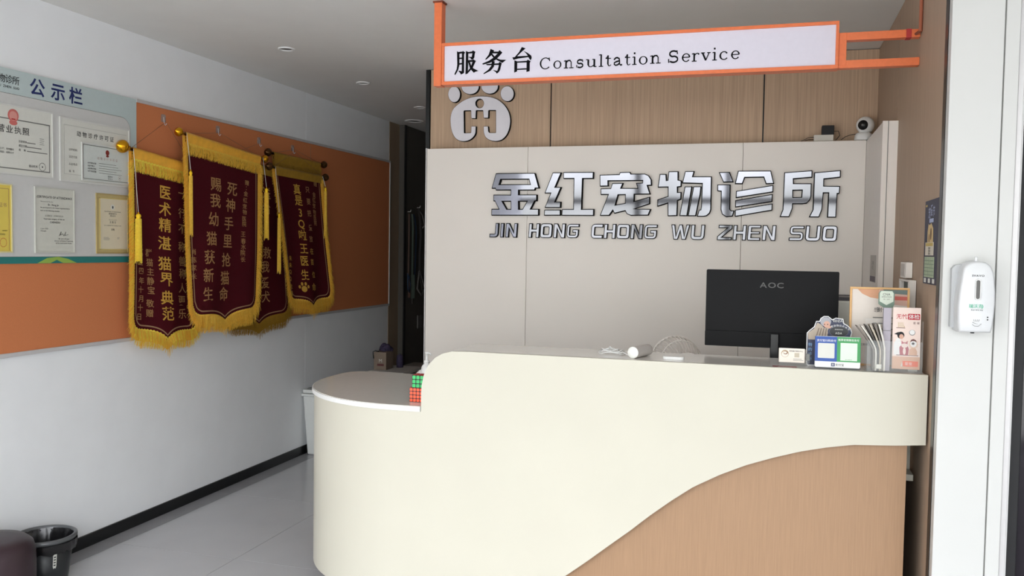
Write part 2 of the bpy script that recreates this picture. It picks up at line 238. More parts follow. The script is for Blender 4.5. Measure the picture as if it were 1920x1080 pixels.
BANNER={"1":{"C":[[-3.375,3.994,2.11],[-3.375,4.493,2.066],[-3.35,3.955,1.165],[-3.35,4.524,1.115]],"T":[[["医",0.532,0.197,0.0803],["术",0.517,0.299,0.0803],["精",0.511,0.397,0.0803],["湛",0.495,0.508,0.0802]],[["猫",0.488,0.632,0.0802],["界",0.508,0.729,0.0804],["典",0.51,0.84,0.0805],["范",0.521,0.938,0.0806]],[["二",0.122,0.551,0.0386],["〇",0.122,0.595,0.0386],["二",0.121,0.642,0.0386],["四",0.137,0.691,0.0386],["年",0.144,0.748,0.0387],["十",0.135,0.801,0.0386],["月",0.135,0.855,0.0386],["十",0.127,0.908,0.0386],["日",0.111,0.962,0.0385]],[["群",0.258,0.579,0.0451],["猫",0.273,0.635,0.0452],["主",0.287,0.689,0.0453],["静",0.286,0.746,0.0453],["宝",0.292,0.8,0.0453]],[["敬",0.274,0.88,0.0453],["赠",0.265,0.938,0.0452]],[["一",0.821,0.179,0.0604],["行",0.808,0.304,0.0604],["不",0.798,0.404,0.0604],["称",0.787,0.515,0.0604],["兽",0.788,0.605,0.0604],["称",0.79,0.682,0.0605],["人",0.781,0.773,0.0605],["更",0.765,0.854,0.0604],["乐",0.767,0.935,0.0605]]]},"2":{"C":[[-3.33,4.389,2.244],[-3.335,5.16,2.19],[-3.25,4.344,1.214],[-3.27,5.032,1.224]],"T":[[["死",0.608,0.255,0.0888],["神",0.584,0.36,0.0884],["手",0.558,0.478,0.088],["里",0.541,0.591,0.0877],["抢",0.522,0.709,0.0874],["猫",0.495,0.823,0.087],["命",0.476,0.922,0.0867]],[["赐",0.367,0.247,0.086],["我",0.355,0.347,0.0858],["幼",0.321,0.463,0.0854],["猫",0.285,0.581,0.0849],["获",0.249,0.694,0.0844],["新",0.227,0.802,0.0841],["生",0.212,0.913,0.0839]],[["赠",0.824,0.191,0.0352],["：",0.816,0.228,0.0351],["金",0.809,0.265,0.0351],["红",0.801,0.309,0.035],["宠",0.793,0.352,0.0349],["物",0.794,0.391,0.0349],["医",0.786,0.435,0.0349],["院",0.787,0.47,0.0349]],[["王",0.771,0.539,0.0382],["春",0.772,0.585,0.0382],["水",0.772,0.623,0.0382],["院",0.764,0.662,0.0381],["长",0.765,0.705,0.0381]],[["肖",0.059,0.665,0.0348],["陈",0.056,0.711,0.0348],["家",0.052,0.757,0.0348],["长",0.047,0.806,0.0347]]]},"3":{"C":[[-3.375,4.863,2.163],[-3.375,5.52,2.118],[-3.36,4.825,1.146],[-3.36,5.588,1.148]],"T":[[["送",0.682,0.168,0.0816],["给",0.674,0.273,0.0817],["救",0.661,0.59,0.0819],["我",0.626,0.688,0.0816],["爱",0.619,0.801,0.0816],["犬",0.622,0.899,0.0818]]]},"4":{"C":[[-3.33,5.343,2.139],[-3.34,6.011,2.132],[-3.27,5.466,1.254],[-3.27,6.053,1.239]],"T":[[["真",0.429,0.135,0.0779],["是",0.437,0.226,0.078],["3",0.443,0.326,0.0782],["Q",0.438,0.423,0.0783],["啦",0.435,0.51,0.0784],["王",0.425,0.621,0.0785],["医",0.406,0.722,0.0784],["生",0.381,0.837,0.0784]],[["只",0.657,0.126,0.0478],["要",0.654,0.224,0.0478],["把",0.639,0.322,0.0478],["爱",0.629,0.443,0.0478],["放",0.614,0.537,0.0478],["在",0.597,0.64,0.0478],["首",0.583,0.73,0.0478],["位",0.589,0.837,0.0479]],[["命",0.571,0.941,0.0599]],[["赠",0.858,0.064,0.0406]],[["金",0.808,0.157,0.0404],["红",0.796,0.203,0.0404],["宠",0.783,0.253,0.0404],["物",0.781,0.307,0.0404],["医",0.781,0.352,0.0404],["院",0.782,0.397,0.0404]],[["二",-0.015,0.683,0.0339],["零",-0.022,0.734,0.0339],["二",-0.029,0.786,0.0339],["五",-0.048,0.837,0.0339],["年",-0.065,0.884,0.0339],["二",-0.072,0.935,0.0339],["月",-0.081,0.991,0.0339]],[["未",0.118,0.703,0.0382],["未",0.099,0.759,0.0381],["Q",0.079,0.815,0.0381],["Q",0.059,0.871,0.0381],["敬",0.05,0.932,0.0381],["赠",0.042,0.988,0.0381]]]},"5":{"C":[[-3.385,5.417,2.244],[-3.385,6.066,2.236],[-3.375,5.551,1.714],[-3.375,6.078,1.744]],"T":[]}}

# ================================================================ SETTING
ZC = 2.77; XL = -3.417; XR = .562; YB = 5.34
b = MB(); b.box(-3.6, 2.4, YO, 9.2, -.12, -.012, GROUT); floor = b.build('floor', kind='structure')
for ix in range(6):
    for iy in range(-4, 7):
        x = -3.29+.712*ix; y = 2.787+1.0*iy
        if x > .55 or y > 9: continue
        b = MB(); b.box(x+.0015, x+.7105, y+.0015, min(y+.9985, 9.1), -.011, 0, TILE); b.build('tile', floor)
for iy in range(-4, 7):
    y = 2.787+iy
    b = MB(); b.box(XL, -3.2915, y+.0015, min(y+.9985, 9.1), -.011, 0, TILE2); b.build('border_tile', floor)
b = MB(); b.box(-3.6, 2.4, YO, -1.215, -.011, 0, TILE); b.build('threshold_tile', floor)
b = MB(); b.box(-12, 12, -16, YO-.002, -.16, -.02, mat('pavement', (150, 148, 142), .9, var=.06, scale=8)); b.build('pavement', kind='structure')
b = MB(); b.box(-3.6, 2.4, YO, 9.2, ZC, ZC+.12, CEIL); b.build('ceiling', kind='structure')
b = MB()
b.box(-3.6, XL, YO, 5.93, 0, ZC, WALL); b.box(-3.6, XL, 5.934, 7.44, 0, ZC, WALL); b.box(-3.6, XL-.004, 5.93, 5.934, 0, ZC, GROUT)
wl = b.build('wall_left', kind='structure')
b = MB(); b.box(XL-.1, XL+.004, 7.44, 7.66, 0, ZC, mat('brown_pilaster', (150, 130, 108), .6, var=.06, scale=20, stretch=(6, 6, .12))); b.build('trim_3', kind='structure')
b = MB(); b.box(XL, XL+.012, YO, 5.05, .0, .066, BLACK); b.box(XL, XL+.012, 5.053, 7.44, .0, .066, BLACK); b.build('baseboard_left', kind='structure', bevel=.002)
# unseen window bars behind the viewer, added to stripe the letters' reflections
b = MB()
for x in (-3.5, -1.75, -.55, .9, 2.3): b.box(x-.04, x+.04, YO+.02, YO+.12, 0, ZC, DGREY)
b.box(-3.6, 2.4, YO+.02, YO+.12, 2.25, 2.33, DGREY); b.box(-3.6, -1.75, YO+.02, YO+.12, 0, .12, DGREY); b.box(.9, 2.4, YO+.02, YO+.12, 0, .12, DGREY); b.build('added_window_bars', kind='structure')
# far passage
b = MB(); b.box(-3.6, -3.36, 7.66, 9.2, 0, ZC-.003, mat('dark_door_panel', (88, 84, 78), .5, var=.03, scale=8)); dp = b.build('door_1', kind='structure')
b = MB(); b.box(-3.362, -3.352, 7.66, 7.70, 0, ZC-.003, BLACK); b.build('door_edge', dp)
b = MB(); b.box(-3.36, -1.9, 9.0, 9.2, 0, ZC, mat('passage_end', (96, 90, 84), .8)); b.build('wall_end', kind='structure')
# back wall: wood above, warm white panels below
b = MB(); b.box(-2.165, .7, YB+.02, 9.0, 0, ZC, mat('partition_side', (150, 140, 130), .7)); wb = b.build('wall_back', kind='structure')
def panels(xs, y0, y1, z0, z1, m, gap=.004, name='wood_panel'):
    for i in range(len(xs)-1):
        b = MB(); b.box(xs[i]+gap/2, xs[i+1]-gap/2, y0, y1, z0, z1, m); b.build(name, wb, bevel=.001)
panels([-2.163, -1.347, -.06, XR+.012], YB, YB+.02, 2.24, ZC-.004, WOODR, .008)
b = MB(); b.box(-2.163, XR, YB+.012, YB+.021, 2.2, ZC-.002, BLACK); b.build('panel_backing', wb)
b = MB(); b.box(-2.192, -2.165, YB-.004, YB+.05, 2.236, ZC-.003, BLACK); b.build('edge_trim', wb)
panels([-2.125, -1.453, -.165, .496], 5.2, YB-.002, 0, 2.236, PANEL, .002, 'white_panel')
b = MB(); b.box(-2.131, -2.125, 5.194, YB, 0, 2.24, ALU); b.build('panel_edge', wb)
b = MB(); b.box(-2.131, .5, YB-.03, YB-.001, 2.236, 2.241, BLACK); b.build('shadow_gap', wb)
b = MB(); b.box(.496, .532, 4.47, 5.2, 0, 2.232, mat('return_panel', (232, 226, 220), .45)); rp = b.build('return_panel', wb)
b = MB(); b.box(.494, .5615, 4.452, 4.472, 0, 2.234, PANEL); b.box(.517, .52, 4.4505, 4.453, 0, 2.234, GINK); b.build('return_edge', wb)
# right wall
b = MB(); b.box(XR+.02, .9, 3.29, 5.5, 0, ZC, BLACKM); b.box(XR+.004, XR+.02, 4.503, 4.513, 0, ZC-.004, BLACK); wr = b.build('wall_right', kind='structure')
for y0, y1 in ((3.285, 4.503), (4.513, YB+.01)):
    b = MB(); b.box(XR, XR+.02, y0, y1, 0, ZC-.002, WOODS); b.build('wood_panel', wr)
b = MB(); b.box(.552, .60, 3.245, 3.285, 0, ZC, DGREY); b.box(.546, .60, 3.2, 3.245, 0, ZC, BLACK); b.build('trim_1', kind='structure')
b = MB(); b.box(.548, .703, 3.15, 3.2, 0, ZC+.3, COAT_); b.box(.61, .703, 3.2, 3.5, 0, ZC+.3, COAT_); b.box(.707, .748, 3.15, 3.5, 0, ZC+.3, COAT_); b.box(.70, .71, 3.156, 3.4, 0, ZC+.3, GINK)
cf = b.build('wall_front', kind='structure', bevel=.002)
b = MB(); b.box(.75, .768, 3.162, 3.5, 0, ZC+.3, ALU); b.box(.769, .777, 3.185, 3.5, 0, ZC+.3, WHITE); b.build('trim_2', kind='structure', bevel=.002)
b = MB(); b.box(2.3, 2.4, YO, 3.5, 0, ZC, WALL); b.build('wall_side', kind='structure')
dd = st('door_2'); b = MB(); b.box(.79, 2.3, 3.23, 3.25, 0, ZC, mat('dark_glass', (40, 36, 42), .08, spec=.6)); b.build('glass_pane', dd)
b = MB(); b.box(.777, .81, 3.2, 3.27, 0, ZC, BLACKM); b.box(.777, 2.4, 3.2, 3.27, 0, .08, BLACKM); b.build('door_frame', dd, bevel=.003)

# ================================================================ LEFT WALL BOARDS
b = MB(); b.fbox(LW, 1.6, 5.975, 1.078, 2.39, -.0165, -.004, ORANGE); b.fbox(LW, 5.979, 7.42, 1.078, 2.39, -.0165, -.004, ORANGE)
board = b.build('felt_board', label='long orange felt board with silver rim, mounted along the left wall', cat='board')
b = MB(); b.fbox(LW, 5.975, 5.979, 1.078, 2.39, -.014, -.002, GLINE); b.build('joint_strip', board)
for bb in ((1.6, 7.43, 1.06, 1.08), (4.062, 7.43, 2.388, 2.406), (7.418, 7.432, 1.08, 2.388)):
    b = MB(); b.fbox(LW, *bb, -.0165, .004, ALU); b.build('rim', board, bevel=.002)
b = MB(); b.fbox(LW, 1.6, 4.062, 1.498, 2.402, -.0038, 0, mat('pale_teal_print', (188, 202, 202), .35))
nb = b.build('notice_board', label='pale blue-green printed notice board with heading above framed papers, left of the pennants', cat='notice board')
def rr(a0, a1, b0, b1, r, cs=(0, 1, 2, 3), n=8):
    C = [(a1-r, b1-r, 0), (a0+r, b1-r, 1), (a0+r, b0+r, 2), (a1-r, b0+r, 3)]; L = []; K = [(a1, b1), (a0, b1), (a0, b0), (a1, b0)]
    for cx, cy, k in C:
        if k in cs: L += [(cx+r*math.cos((k+i/n)*PI/2), cy+r*math.sin((k+i/n)*PI/2)) for i in range(n+1)]
        else: L.append(K[k])
    return L
b = MB(); b.poly(LW, [rr(2.76, 4.012, 1.53, 2.288, .07, (0,))], .0004, .0024, GINK); b.poly(LW, [inset(rr(2.76, 4.012, 1.53, 2.288, .07, (0,)), .002)], .0024, .003, mat('pale_grey_print', (202, 202, 200), .4))
b.build('pale_field', nb)
b = MB(); b.fbox(LW, 1.6, 4.062, 1.498, 1.53, .0004, .0016, TEAL); b.poly(LW, [[(3.37, 1.499), (3.43, 1.524), (3.5, 1.53), (3.56, 1.52), (3.62, 1.499)]], .0016, .002, LIME)
b.poly(LW, [[(3.45, 1.499), (3.49, 1.515), (3.53, 1.499)]], .002, .0024, TEAL); b.build('teal_band', nb)
for ch, a_ in zip('公示栏', (3.380, 3.507, 3.622)): b = MB(); b.text(LW, ch, a_, 2.343, .0015, .088, NAVY, bold=.02, sx=1.05); b.build('heading_character', nb)
b = MB()
for ch, a_ in zip('物诊所', (3.178, 3.217, 3.256)): b.text(LW, ch, a_, 2.352, .0015, .042, INK, bold=.015)
b.text(LW, 'WU  ZHEN  SUO', 3.21, 2.318, .0015, .016, INK, bold=.01)
b.build('heading', nb)
RIMW = mat('card_rim', (212, 212, 208), .4)
def card(name, label, a0, a1, b0, b1, c, m, fn, edge=None, rim=0, cat='certificate'):
    b = MB(); b.fbox(LW, a0, a1, b0, b1, c, c+.004, m); o = b.build(name, label=label, cat=cat, bevel=.001)
    if rim:
        for q in ((a0, a1, b0, b0+rim), (a0, a1, b1-rim, b1), (a0, a0+rim, b0+rim, b1-rim), (a1-rim, a1, b0+rim, b1-rim)):
            r_ = MB(); r_.fbox(LW, *q, c+.003, c+.008, edge); r_.build('rim', o)
    p = MB(); fn(p, c+.0052); p.build('printing', o); return o
def rows(p, c, a, b0, n, dz, w_, h, m, jit=.0):
    for i in range(n): p.fbox(LW, a, a+w_*(1-jit*random.random()), b0-i*dz-h, b0-i*dz, c-.0008, c, m)
def licence(p, c):
    for q in ((2.9, 3.447, 1.94, 1.945), (2.9, 3.447, 2.168, 2.173), (3.442, 3.447, 1.94, 2.173)): p.fbox(LW, *q, c-.0008, c, GINK)
    p.ell(LW, 3.233, 2.188, .03, .03, c-.0005, c+.0005, mat('pale_red_ink', (200, 110, 104), .6)); p.ell(LW, 3.233, 2.155, .022, .012, c-.0005, c+.0004, mat('pale_red_ink', (200, 110, 104), .6))
    p.ell(LW, 3.233, 2.186, .022, .022, c, c+.0009, mat('pinkish', (216, 150, 140), .6)); p.fbox(LW, 3.222, 3.244, 2.168, 2.174, c, c+.0012, RED)
    for ch, a_ in zip('营业执照', (3.165, 3.211, 3.258, 3.304)): p.text(LW, ch, a_, 2.122, c, .038, INK, bold=.015, sx=1.1)
    for i, t in enumerate(('注册资本', '成立日期', '住    所')): p.text(LW, t, 3.262, 2.073-.02*i, c, .012, INK, bold=.01, align='L'); p.fbox(LW, 3.31, 3.36+.035*i, 2.069-.02*i, 2.073-.02*i, c-.0005, c, GINK)
    for i, t in enumerate(('动物诊疗；宠物服务', '许可项目：动物诊疗')): p.text(LW, t, 3.235, 2.03-.016*i, c, .011, INK, align='R')
    p.text(LW, '登记机关', 3.345, 1.963, c, .013, INK, bold=.01)
    for i in range(20):
        a_ = 2*PI*i/20; p.ell(LW, 3.40+.019*math.cos(a_), 1.965+.019*math.sin(a_), .0022, .0022, c-.0005, c, GINK, 6)
    p.ell(LW, 3.40, 1.965, .004, .004, c-.0005, c, INK, 5); rows(p, c, 3.385, 2.10, 4, .009, .028, .0018, GINK, .3)
card('business_licence', 'large white licence with red emblem, leftmost in the top row', 2.87, 3.466, 1.915, 2.236, .003, PAPER, licence, RIMW, .006, 'licence')
def permit_l(p, c):
    for q in ((3.535, 3.975, 1.945, 1.947), (3.535, 3.975, 2.19, 2.192), (3.535, 3.537, 1.945, 2.192)): p.fbox(LW, *q, c-.0008, c, mat('light_line', (182, 182, 176), .6))
    for i, ch in enumerate('动物诊疗许可证'): p.text(LW, ch, 3.633+.0385*i, 2.155, c, .03, INK, bold=.008)
    for i, t in enumerate(('诊疗机构', '法定代表', '从业地点', '编  号')): p.text(LW, t, 3.565, 2.07-.036*i, c, .014, GINK, bold=.01, align='L')
card('permit_sheet', 'white permit sheet partly covered by a smaller framed permit', 3.508, 3.997, 1.908, 2.226, .003, PAPER, permit_l, RIMW, .007, 'permit')
def permit_s(p, c):
    for q in ((3.655, 3.975, 1.932, 1.935), (3.655, 3.975, 2.105, 2.108), (3.655, 3.658, 1.932, 2.108)): p.fbox(LW, *q, c-.0008, c, GINK)
    p.ell(LW, 3.826, 2.08, .013, .014, c-.0005, c, mat('dark_red_ink', (130, 50, 44), .6)); p.ell(LW, 3.826, 2.062, .01, .006, c-.0005, c, mat('dark_red_ink', (130, 50, 44), .6))
    for i, ch in enumerate('动物诊疗许可证'): p.text(LW, ch, 3.76+.022*i, 2.045, c, .016, mat('faint_red', (180, 150, 142), .6))
    for i, t in enumerate(('诊疗机构名称', '法定代表人', '从业地点地址', '诊疗活动范围')): p.text(LW, t, 3.685, 2.015-.014*i, c, .010, INK, bold=.015, align='L')
    rows(p, c, 3.765, 2.02, 5, .0125, .17, .0018, GINK, .5); p.text(LW, '发证机关', 3.845, 1.955, c, .009, INK, bold=.01); p.text(LW, '年 月 日', 3.845, 1.943, c, .009, INK, bold=.01)
    for i in range(14):
        a_ = 2*PI*i/14; p.ell(LW, 3.915+.010*math.cos(a_), 1.952+.010*math.sin(a_), .0015, .0015, c-.0005, c, mat('faint_red', (180, 150, 142), .6), 6)
    p.ell(LW, 3.915, 1.952, .003, .003, c-.0005, c, INK, 5)
card('framed_permit', 'smaller framed permit with dark red emblem, overlapping the larger permit sheet', 3.645, 3.985, 1.921, 2.117, .008, mat('permit_paper', (206, 212, 208), .6), permit_s, RIMW, .005, 'permit')
def yel(p, c):
    p.fbox(LW, 2.95, 3.205, 1.845, 1.847, c-.0006, c, GLINE); p.fbox(LW, 3.203, 3.205, 1.56, 1.847, c-.0006, c, GLINE)
    p.text(LW, '证书', 3.17, 1.77, c, .022, GLINE); p.text(LW, '扫码查询', 3.18, 1.652, c, .007, INK); p.text(LW, '颁发单位', 3.165, 1.635, c, .009, INK)
    for i in range(18):
        a_ = 2*PI*i/18; p.ell(LW, 3.172+.018*math.cos(a_), 1.597+.020*math.sin(a_), .002, .002, c-.0005, c, RED, 6)
card('yellow_certificate', 'yellow certificate with red round stamp at the left edge of the lower row', 2.9, 3.222, 1.55, 1.868, .003, mat('yellow_card', (218, 196, 92), .5), yel, mat('cream_edge', (214, 206, 160), .5), .006)
def grey(p, c):
    p.text(LW, 'CERTIFICATE OF ATTENDANCE', 3.475, 1.822, c, .0155, INK, bold=.012, sx=.9); p.text(LW, 'This is to certify that', 3.385, 1.800, c, .008, INK, align='L')
    p.text(LW, 'Dr. Hong Jin', 3.465, 1.785, c, .012, INK, bold=.015); p.text(LW, 'has participated in the session organised below', 3.385, 1.771, c, .0085, INK, align='L', bold=.01); p.text(LW, 'held on the following schedule', 3.385, 1.756, c, .0085, INK, align='L', bold=.01)
    p.text(LW, 'SCIENCE  SYMPOSIUM', 3.47, 1.731, c, .012, GINK, sx=.9); p.text(LW, 'Veterinary surgery of the cat', 3.47, 1.716, c, .0095, INK, bold=.015); p.text(LW, 'CHENGDU', 3.475, 1.70, c, .0125, INK, bold=.015)
    p.text(LW, '2 June 2023', 3.385, 1.668, c, .009, INK, align='L'); p.text(LW, 'Chengdu', 3.385, 1.657, c, .009, INK, align='L')
    p.tube([LW.p(3.50, 1.634, c), LW.p(3.512, 1.655, c), LW.p(3.508, 1.637, c), LW.p(3.522, 1.645, c), LW.p(3.53, 1.634, c), LW.p(3.542, 1.655, c), LW.p(3.538, 1.636, c), LW.p(3.558, 1.642, c)], .0009, INK, 4)
    p.text(LW, 'Dr. Jerry Brown', 3.53, 1.62, c, .009, INK, bold=.01); p.text(LW, 'Director of Science Programme', 3.53, 1.609, c, .008, INK, bold=.01); p.text(LW, 'of the Small Animal Society', 3.53, 1.598, c, .008, INK, bold=.01)
card('attendance_certificate', 'plain grey-white certificate with black type and a signature, middle of the lower row', 3.352, 3.60, 1.549, 1.869, .003, mat('grey_paper', (204, 204, 194), .5), grey, mat('frost_edge', (196, 196, 188), .4), .005)
def gold_c(p, c):
    p.fbox(LW, 3.772, 3.985, 1.566, 1.842, c-.003, c-.0004, mat('cream_certificate', (216, 206, 180), .5))
    for q in ((3.772, 3.985, 1.566, 1.570), (3.772, 3.985, 1.838, 1.842), (3.772, 3.776, 1.566, 1.842)): p.fbox(LW, *q, c-.001, c+.002, mat('pale_gold', (226, 208, 136), .4, metal=.3))
    p.ell(LW, 3.868, 1.795, .015, .015, c-.0006, c, PAPER, 16); p.ell(LW, 3.868, 1.794, .005, .008, c-.0004, c+.0003, INK, 10)
    p.text(LW, 'Certificate of Achievement', 3.868, 1.771, c, .0095, INK, bold=.015); p.text(LW, '继续教育学分', 3.868, 1.759, c, .010, INK, bold=.015); p.text(LW, '结业证书', 3.868, 1.748, c, .010, INK, bold=.015)
    p.text(LW, 'This is to certify', 3.868, 1.727, c, .008, INK); p.text(LW, '王 医 生', 3.868, 1.714, c, .013, INK, bold=.015); p.text(LW, 'has completed the training course', 3.868, 1.697, c, .008, INK, bold=.01)
    p.text(LW, '合格', 3.868, 1.675, c, .013, INK, bold=.015); rows(p, c, 3.80, 1.633, 3, .006, .045, .0018, GINK, .4); rows(p, c, 3.90, 1.633, 2, .006, .022, .0018, GINK, .4)
card('gold_framed_certificate', 'cream certificate in a pale gold frame beside the leftmost pennant', 3.749, 3.985, 1.546, 1.864, .003, mat('tan_mount', (190, 172, 120), .4), gold_c, mat('tan_rim', (186, 166, 112), .4, metal=.3), .006)

# ================================================================ PENNANTS
class Cloth:
    """a hung cloth: four corners, a slow ripple, a height map; u across, v down"""
    def __init__(s, C, amp=.008, ph=0.):
        s.C = [Vector(c) for c in C]; s.W = ((s.C[1]-s.C[0]).length+(s.C[3]-s.C[2]).length)/2; s.H = ((s.C[2]-s.C[0]).length+(s.C[3]-s.C[1]).length)/2; s.amp = amp; s.ph = ph
    def p(s, u, v, off=0.):
        C = s.C; q = C[0]*((1-u)*(1-v))+C[1]*(u*(1-v))+C[2]*((1-u)*v)+C[3]*(u*v)
        q.x += off+s.amp*min(1, max(0, v*1.5))*math.sin(2*PI*(1.6*u+.35*v)+s.ph)
        return q
def vb(u, H):
    t = abs(min(1, max(0, u))-.5)*2
    if t > .78: d = .062*math.sqrt(max(0, 1-((t-.78)/.22)**2))
    else: d = .062+.010*(1-t/.78)+.044*(1-t/.78)**3.6
    return 1+(d-.02)/H
def outline(K, ins=0.):
    iu = ins/K.W; iv = ins/K.H; L = [(iu, v) for v in [i/20*(vb(0, K.H)-iv*.6) for i in range(20)]]
    L += [(iu+(1-2*iu)*i/48, vb(i/48, K.H)-iv) for i in range(49)]
    L += [(1-iu, v) for v in [(1-i/20)*(vb(1, K.H)-iv*.6) for i in range(1, 21)]]
    return L
def pennant(key, label, rodcol, finm, sleeve, topfringe=True, fs=1., ph=0., gold=(GOLD, GOLD2), amp=.008, tassels=(), hook=None, sleeve_h=.045, fl=1.0):
    D = BANNER[key]; K = Cloth(D['C'], amp, ph); W, H = K.W, K.H
    base = (K.C[2]+K.C[3])/2
    t = thing('silk_pennant', label, 'pennant', (base.x, base.y, base.z), 'gold-fringed maroon pennants on the left wall')
    b = MB(); nu, nv = 48, 30; P = []
    for j in range(nv+1):
        for i in range(nu+1): P.append(K.p(i/nu, j/nv*vb(i/nu, H)))
    b.add(P, [(j*(nu+1)+i, j*(nu+1)+i+1, (j+1)*(nu+1)+i+1, (j+1)*(nu+1)+i) for j in range(nv) for i in range(nu)], VELVET, True)
    c = b.build('cloth', t); sd = c.modifiers.new('thick', 'SOLIDIFY'); sd.thickness = .003; sd.offset = -1
    # inner border line
    def strip(L, w_, off, m, zig=0):
        b = MB(); P = []
        for i, (u, v) in enumerate(L):
            du = (L[min(i+1, len(L)-1)][0]-L[max(i-1, 0)][0])*W; dv = (L[min(i+1, len(L)-1)][1]-L[max(i-1, 0)][1])*H
            l = math.hypot(du, dv) or 1; nx, ny = -dv/l, du/l; z = zig*(1 if i % 2 else -1)
            P += [K.p(u+nx*(w_/2+z)/W, v+ny*(w_/2+z)/H, off), K.p(u-nx*(w_/2-z)/W, v-ny*(w_/2-z)/H, off)]
        b.add(P, [(2*i, 2*i+1, 2*i+3, 2*i+2) for i in range(len(L)-1)], m); return b
    def dens(L, st_):
        R = [L[0]]
        for a, c in zip(L, L[1:]):
            n = max(1, int(math.hypot((c[0]-a[0])*W, (c[1]-a[1])*H)/st_))
            R += [(a[0]+(c[0]-a[0])*k/n, a[1]+(c[1]-a[1])*k/n) for k in range(1, n+1)]
        return R
    strip(outline(K, .030), .008, .004, GLINE).build('border_line', t)
    Lo = dens(outline(K, .004), .0035)
    strip(dens(outline(K, .006), .007), .012, .005, gold[0], .0025).build('braid', t)
    # fringe: a ribbon along the hem, then the strands
    b = MB(); P = []; hem = outline(K, .004)
    for i, (u, v) in enumerate(hem):
        a, c = hem[max(0, i-1)], hem[min(len(hem)-1, i+1)]; du, dv = (c[0]-a[0])*W, (c[1]-a[1])*H; l = math.hypot(du, dv) or 1
        nx, ny = -dv/l, du/l; o_ = .030*fl; P += [K.p(u, v, .001), K.p(u+nx*o_/W, v+(max(0, ny)*o_*1.9+.004)/H, .001)]
    b.add(P, [(2*i, 2*i+1, 2*i+3, 2*i+2) for i in range(len(hem)-1)], gold[1])
    def strand(u, v, dx, dz, w_, off, m):
        p0 = K.p(u, v, off); tip = p0+Vector((random.uniform(-.006, .012), dx+random.uniform(-.004, .004), dz)); mid = (p0+tip)/2+Vector((.006, 0, 0))
        s_ = Vector((0, w_*(abs(dz)/(abs(dx)+abs(dz)+1e-6)), w_*(abs(dx)/(abs(dx)+abs(dz)+1e-6))*(1 if dx > 0 else -1)))
        b.add([p0-s_, p0+s_, mid+s_, mid-s_, tip+s_*.6, tip-s_*.6], [(0, 1, 2, 3), (3, 2, 4, 5)], m)
    for i, (u, v) in enumerate(Lo):
        a, c = Lo[max(0, i-3)], Lo[min(len(Lo)-1, i+3)]; du, dv = (c[0]-a[0])*W, (c[1]-a[1])*H; l = math.hypot(du, dv) or 1
        nx, ny = -dv/l, du/l    # outward in (right, down)
        side = abs(nx)
        if v < .03 and topfringe: continue
        for k in range(3):
            ln = (.056+.026*(1-side))*random.uniform(.88, 1.08)*fl
            strand(u, v, nx*ln*.66, -(max(0, ny)*ln+ln*(.70 if side > .7 else .22)), .0016, .002+.004*k+random.uniform(0, .003), gold[0] if random.random() < .62 else gold[1])
    if topfringe:
        for i in range(int(W/.0028)):
            u = (i+.5)/int(W/.0028)
            for k in range(2): strand(u, sleeve_h/H, 0, -.066*random.uniform(.88, 1.06), .0018, .006+.005*k, gold[0] if random.random() < .62 else gold[1])
    b.build('fringe', t, kind='stuff')
    # rod sleeve with rod and finials
    b = MB(); n = 24; P = []
    for i in range(n+1):
        u = i/n*1.02-.01
        for q in ((-.012/H, .004), (-.02/H, .012), (-.005/H, .02), (sleeve_h*.5/H, .014+.003*math.sin(9*u+ph)), (sleeve_h/H, .009)): P.append(K.p(u, q[0], q[1]))
    b.add(P, [(i*5+j, i*5+j+1, (i+1)*5+j+1, (i+1)*5+j) for i in range(n) for j in range(4)], sleeve, True); sl = b.build('rod_sleeve', t)
    if topfringe:
        L = [(i/40, sleeve_h/H) for i in range(41)]; strip(dens(L, .008), .010, .013, gold[0], .003).build('top_braid', t)
    A = K.p(0, 0)+Vector((.008, 0, .008)); B = K.p(1, 0)+Vector((.008, 0, .008)); d = (B-A).normalized(); ex = .035
    b = MB(); b.tube([A-d*ex, B+d*ex], .0085, rodcol, 12); b.build('rod', t)
    for e_, sg in ((A, -1), (B, 1)):
        F = Frame(e_+d*sg*ex, Vector((0, 0, 1)).cross(d), d*sg); b = MB()
        b.lathe([(fs*r_, fs*h_) for r_, h_ in ((.0, -.004), (.012, -.003), (.012, .006), (.009, .010), (.016, .014), (.027, .026), (.032, .038), (.029, .05), (.018, .063), (.008, .072), (.0, .076))], F.O, finm, 20, F); b.build('finial', t)
    if hook:
        hk = Vector(hook); b = MB(); b.tube([A-d*.02, hk, B+d*.02], .0012, mat('thin_cord', (150, 110, 80), .7), 5); b.build('cord', t)
    for (u, v0, v1, r) in tassels:
        x, y, z = K.p(u, -.01, .02); top = Vector((x+.02+.02*v0, y, K.p(u, v0).z)); z1 = top.z; L = (v1-v0)*H
        b = MB(); b.tube([(x, y, z), (top.x+.004, top.y, z1)], .0014, WHITE, 6); q = Vector((top.x+.004, top.y, z1)); F = Frame(q, (1, 0, 0), (0, 0, 1))
        b.lathe([(0, .004), (.005, .002), (.005, -.004), (.0, -.006)], q, BRASS, 10, F)
        b.lathe([(.0, -.004), (r*.6, -.008), (r*.85, -.018), (r*.6, -.028), (r*.9, -.034), (r, -L*.5), (r*1.05, -L), (0, -L)], q, mat('yellow_tassel', (244, 200, 30), .6, var=.12, scale=60), 16, F)
        for k in range(26):
            a_ = 2*PI*k/26; b.tube([q+Vector((r*.9*math.cos(a_), r*.9*math.sin(a_), -.034)), q+Vector((r*1.08*math.cos(a_), r*1.08*math.sin(a_), -L*random.uniform(.96, 1.06)))], .0016, gold[0], 4)
        b.build('tassel', t)
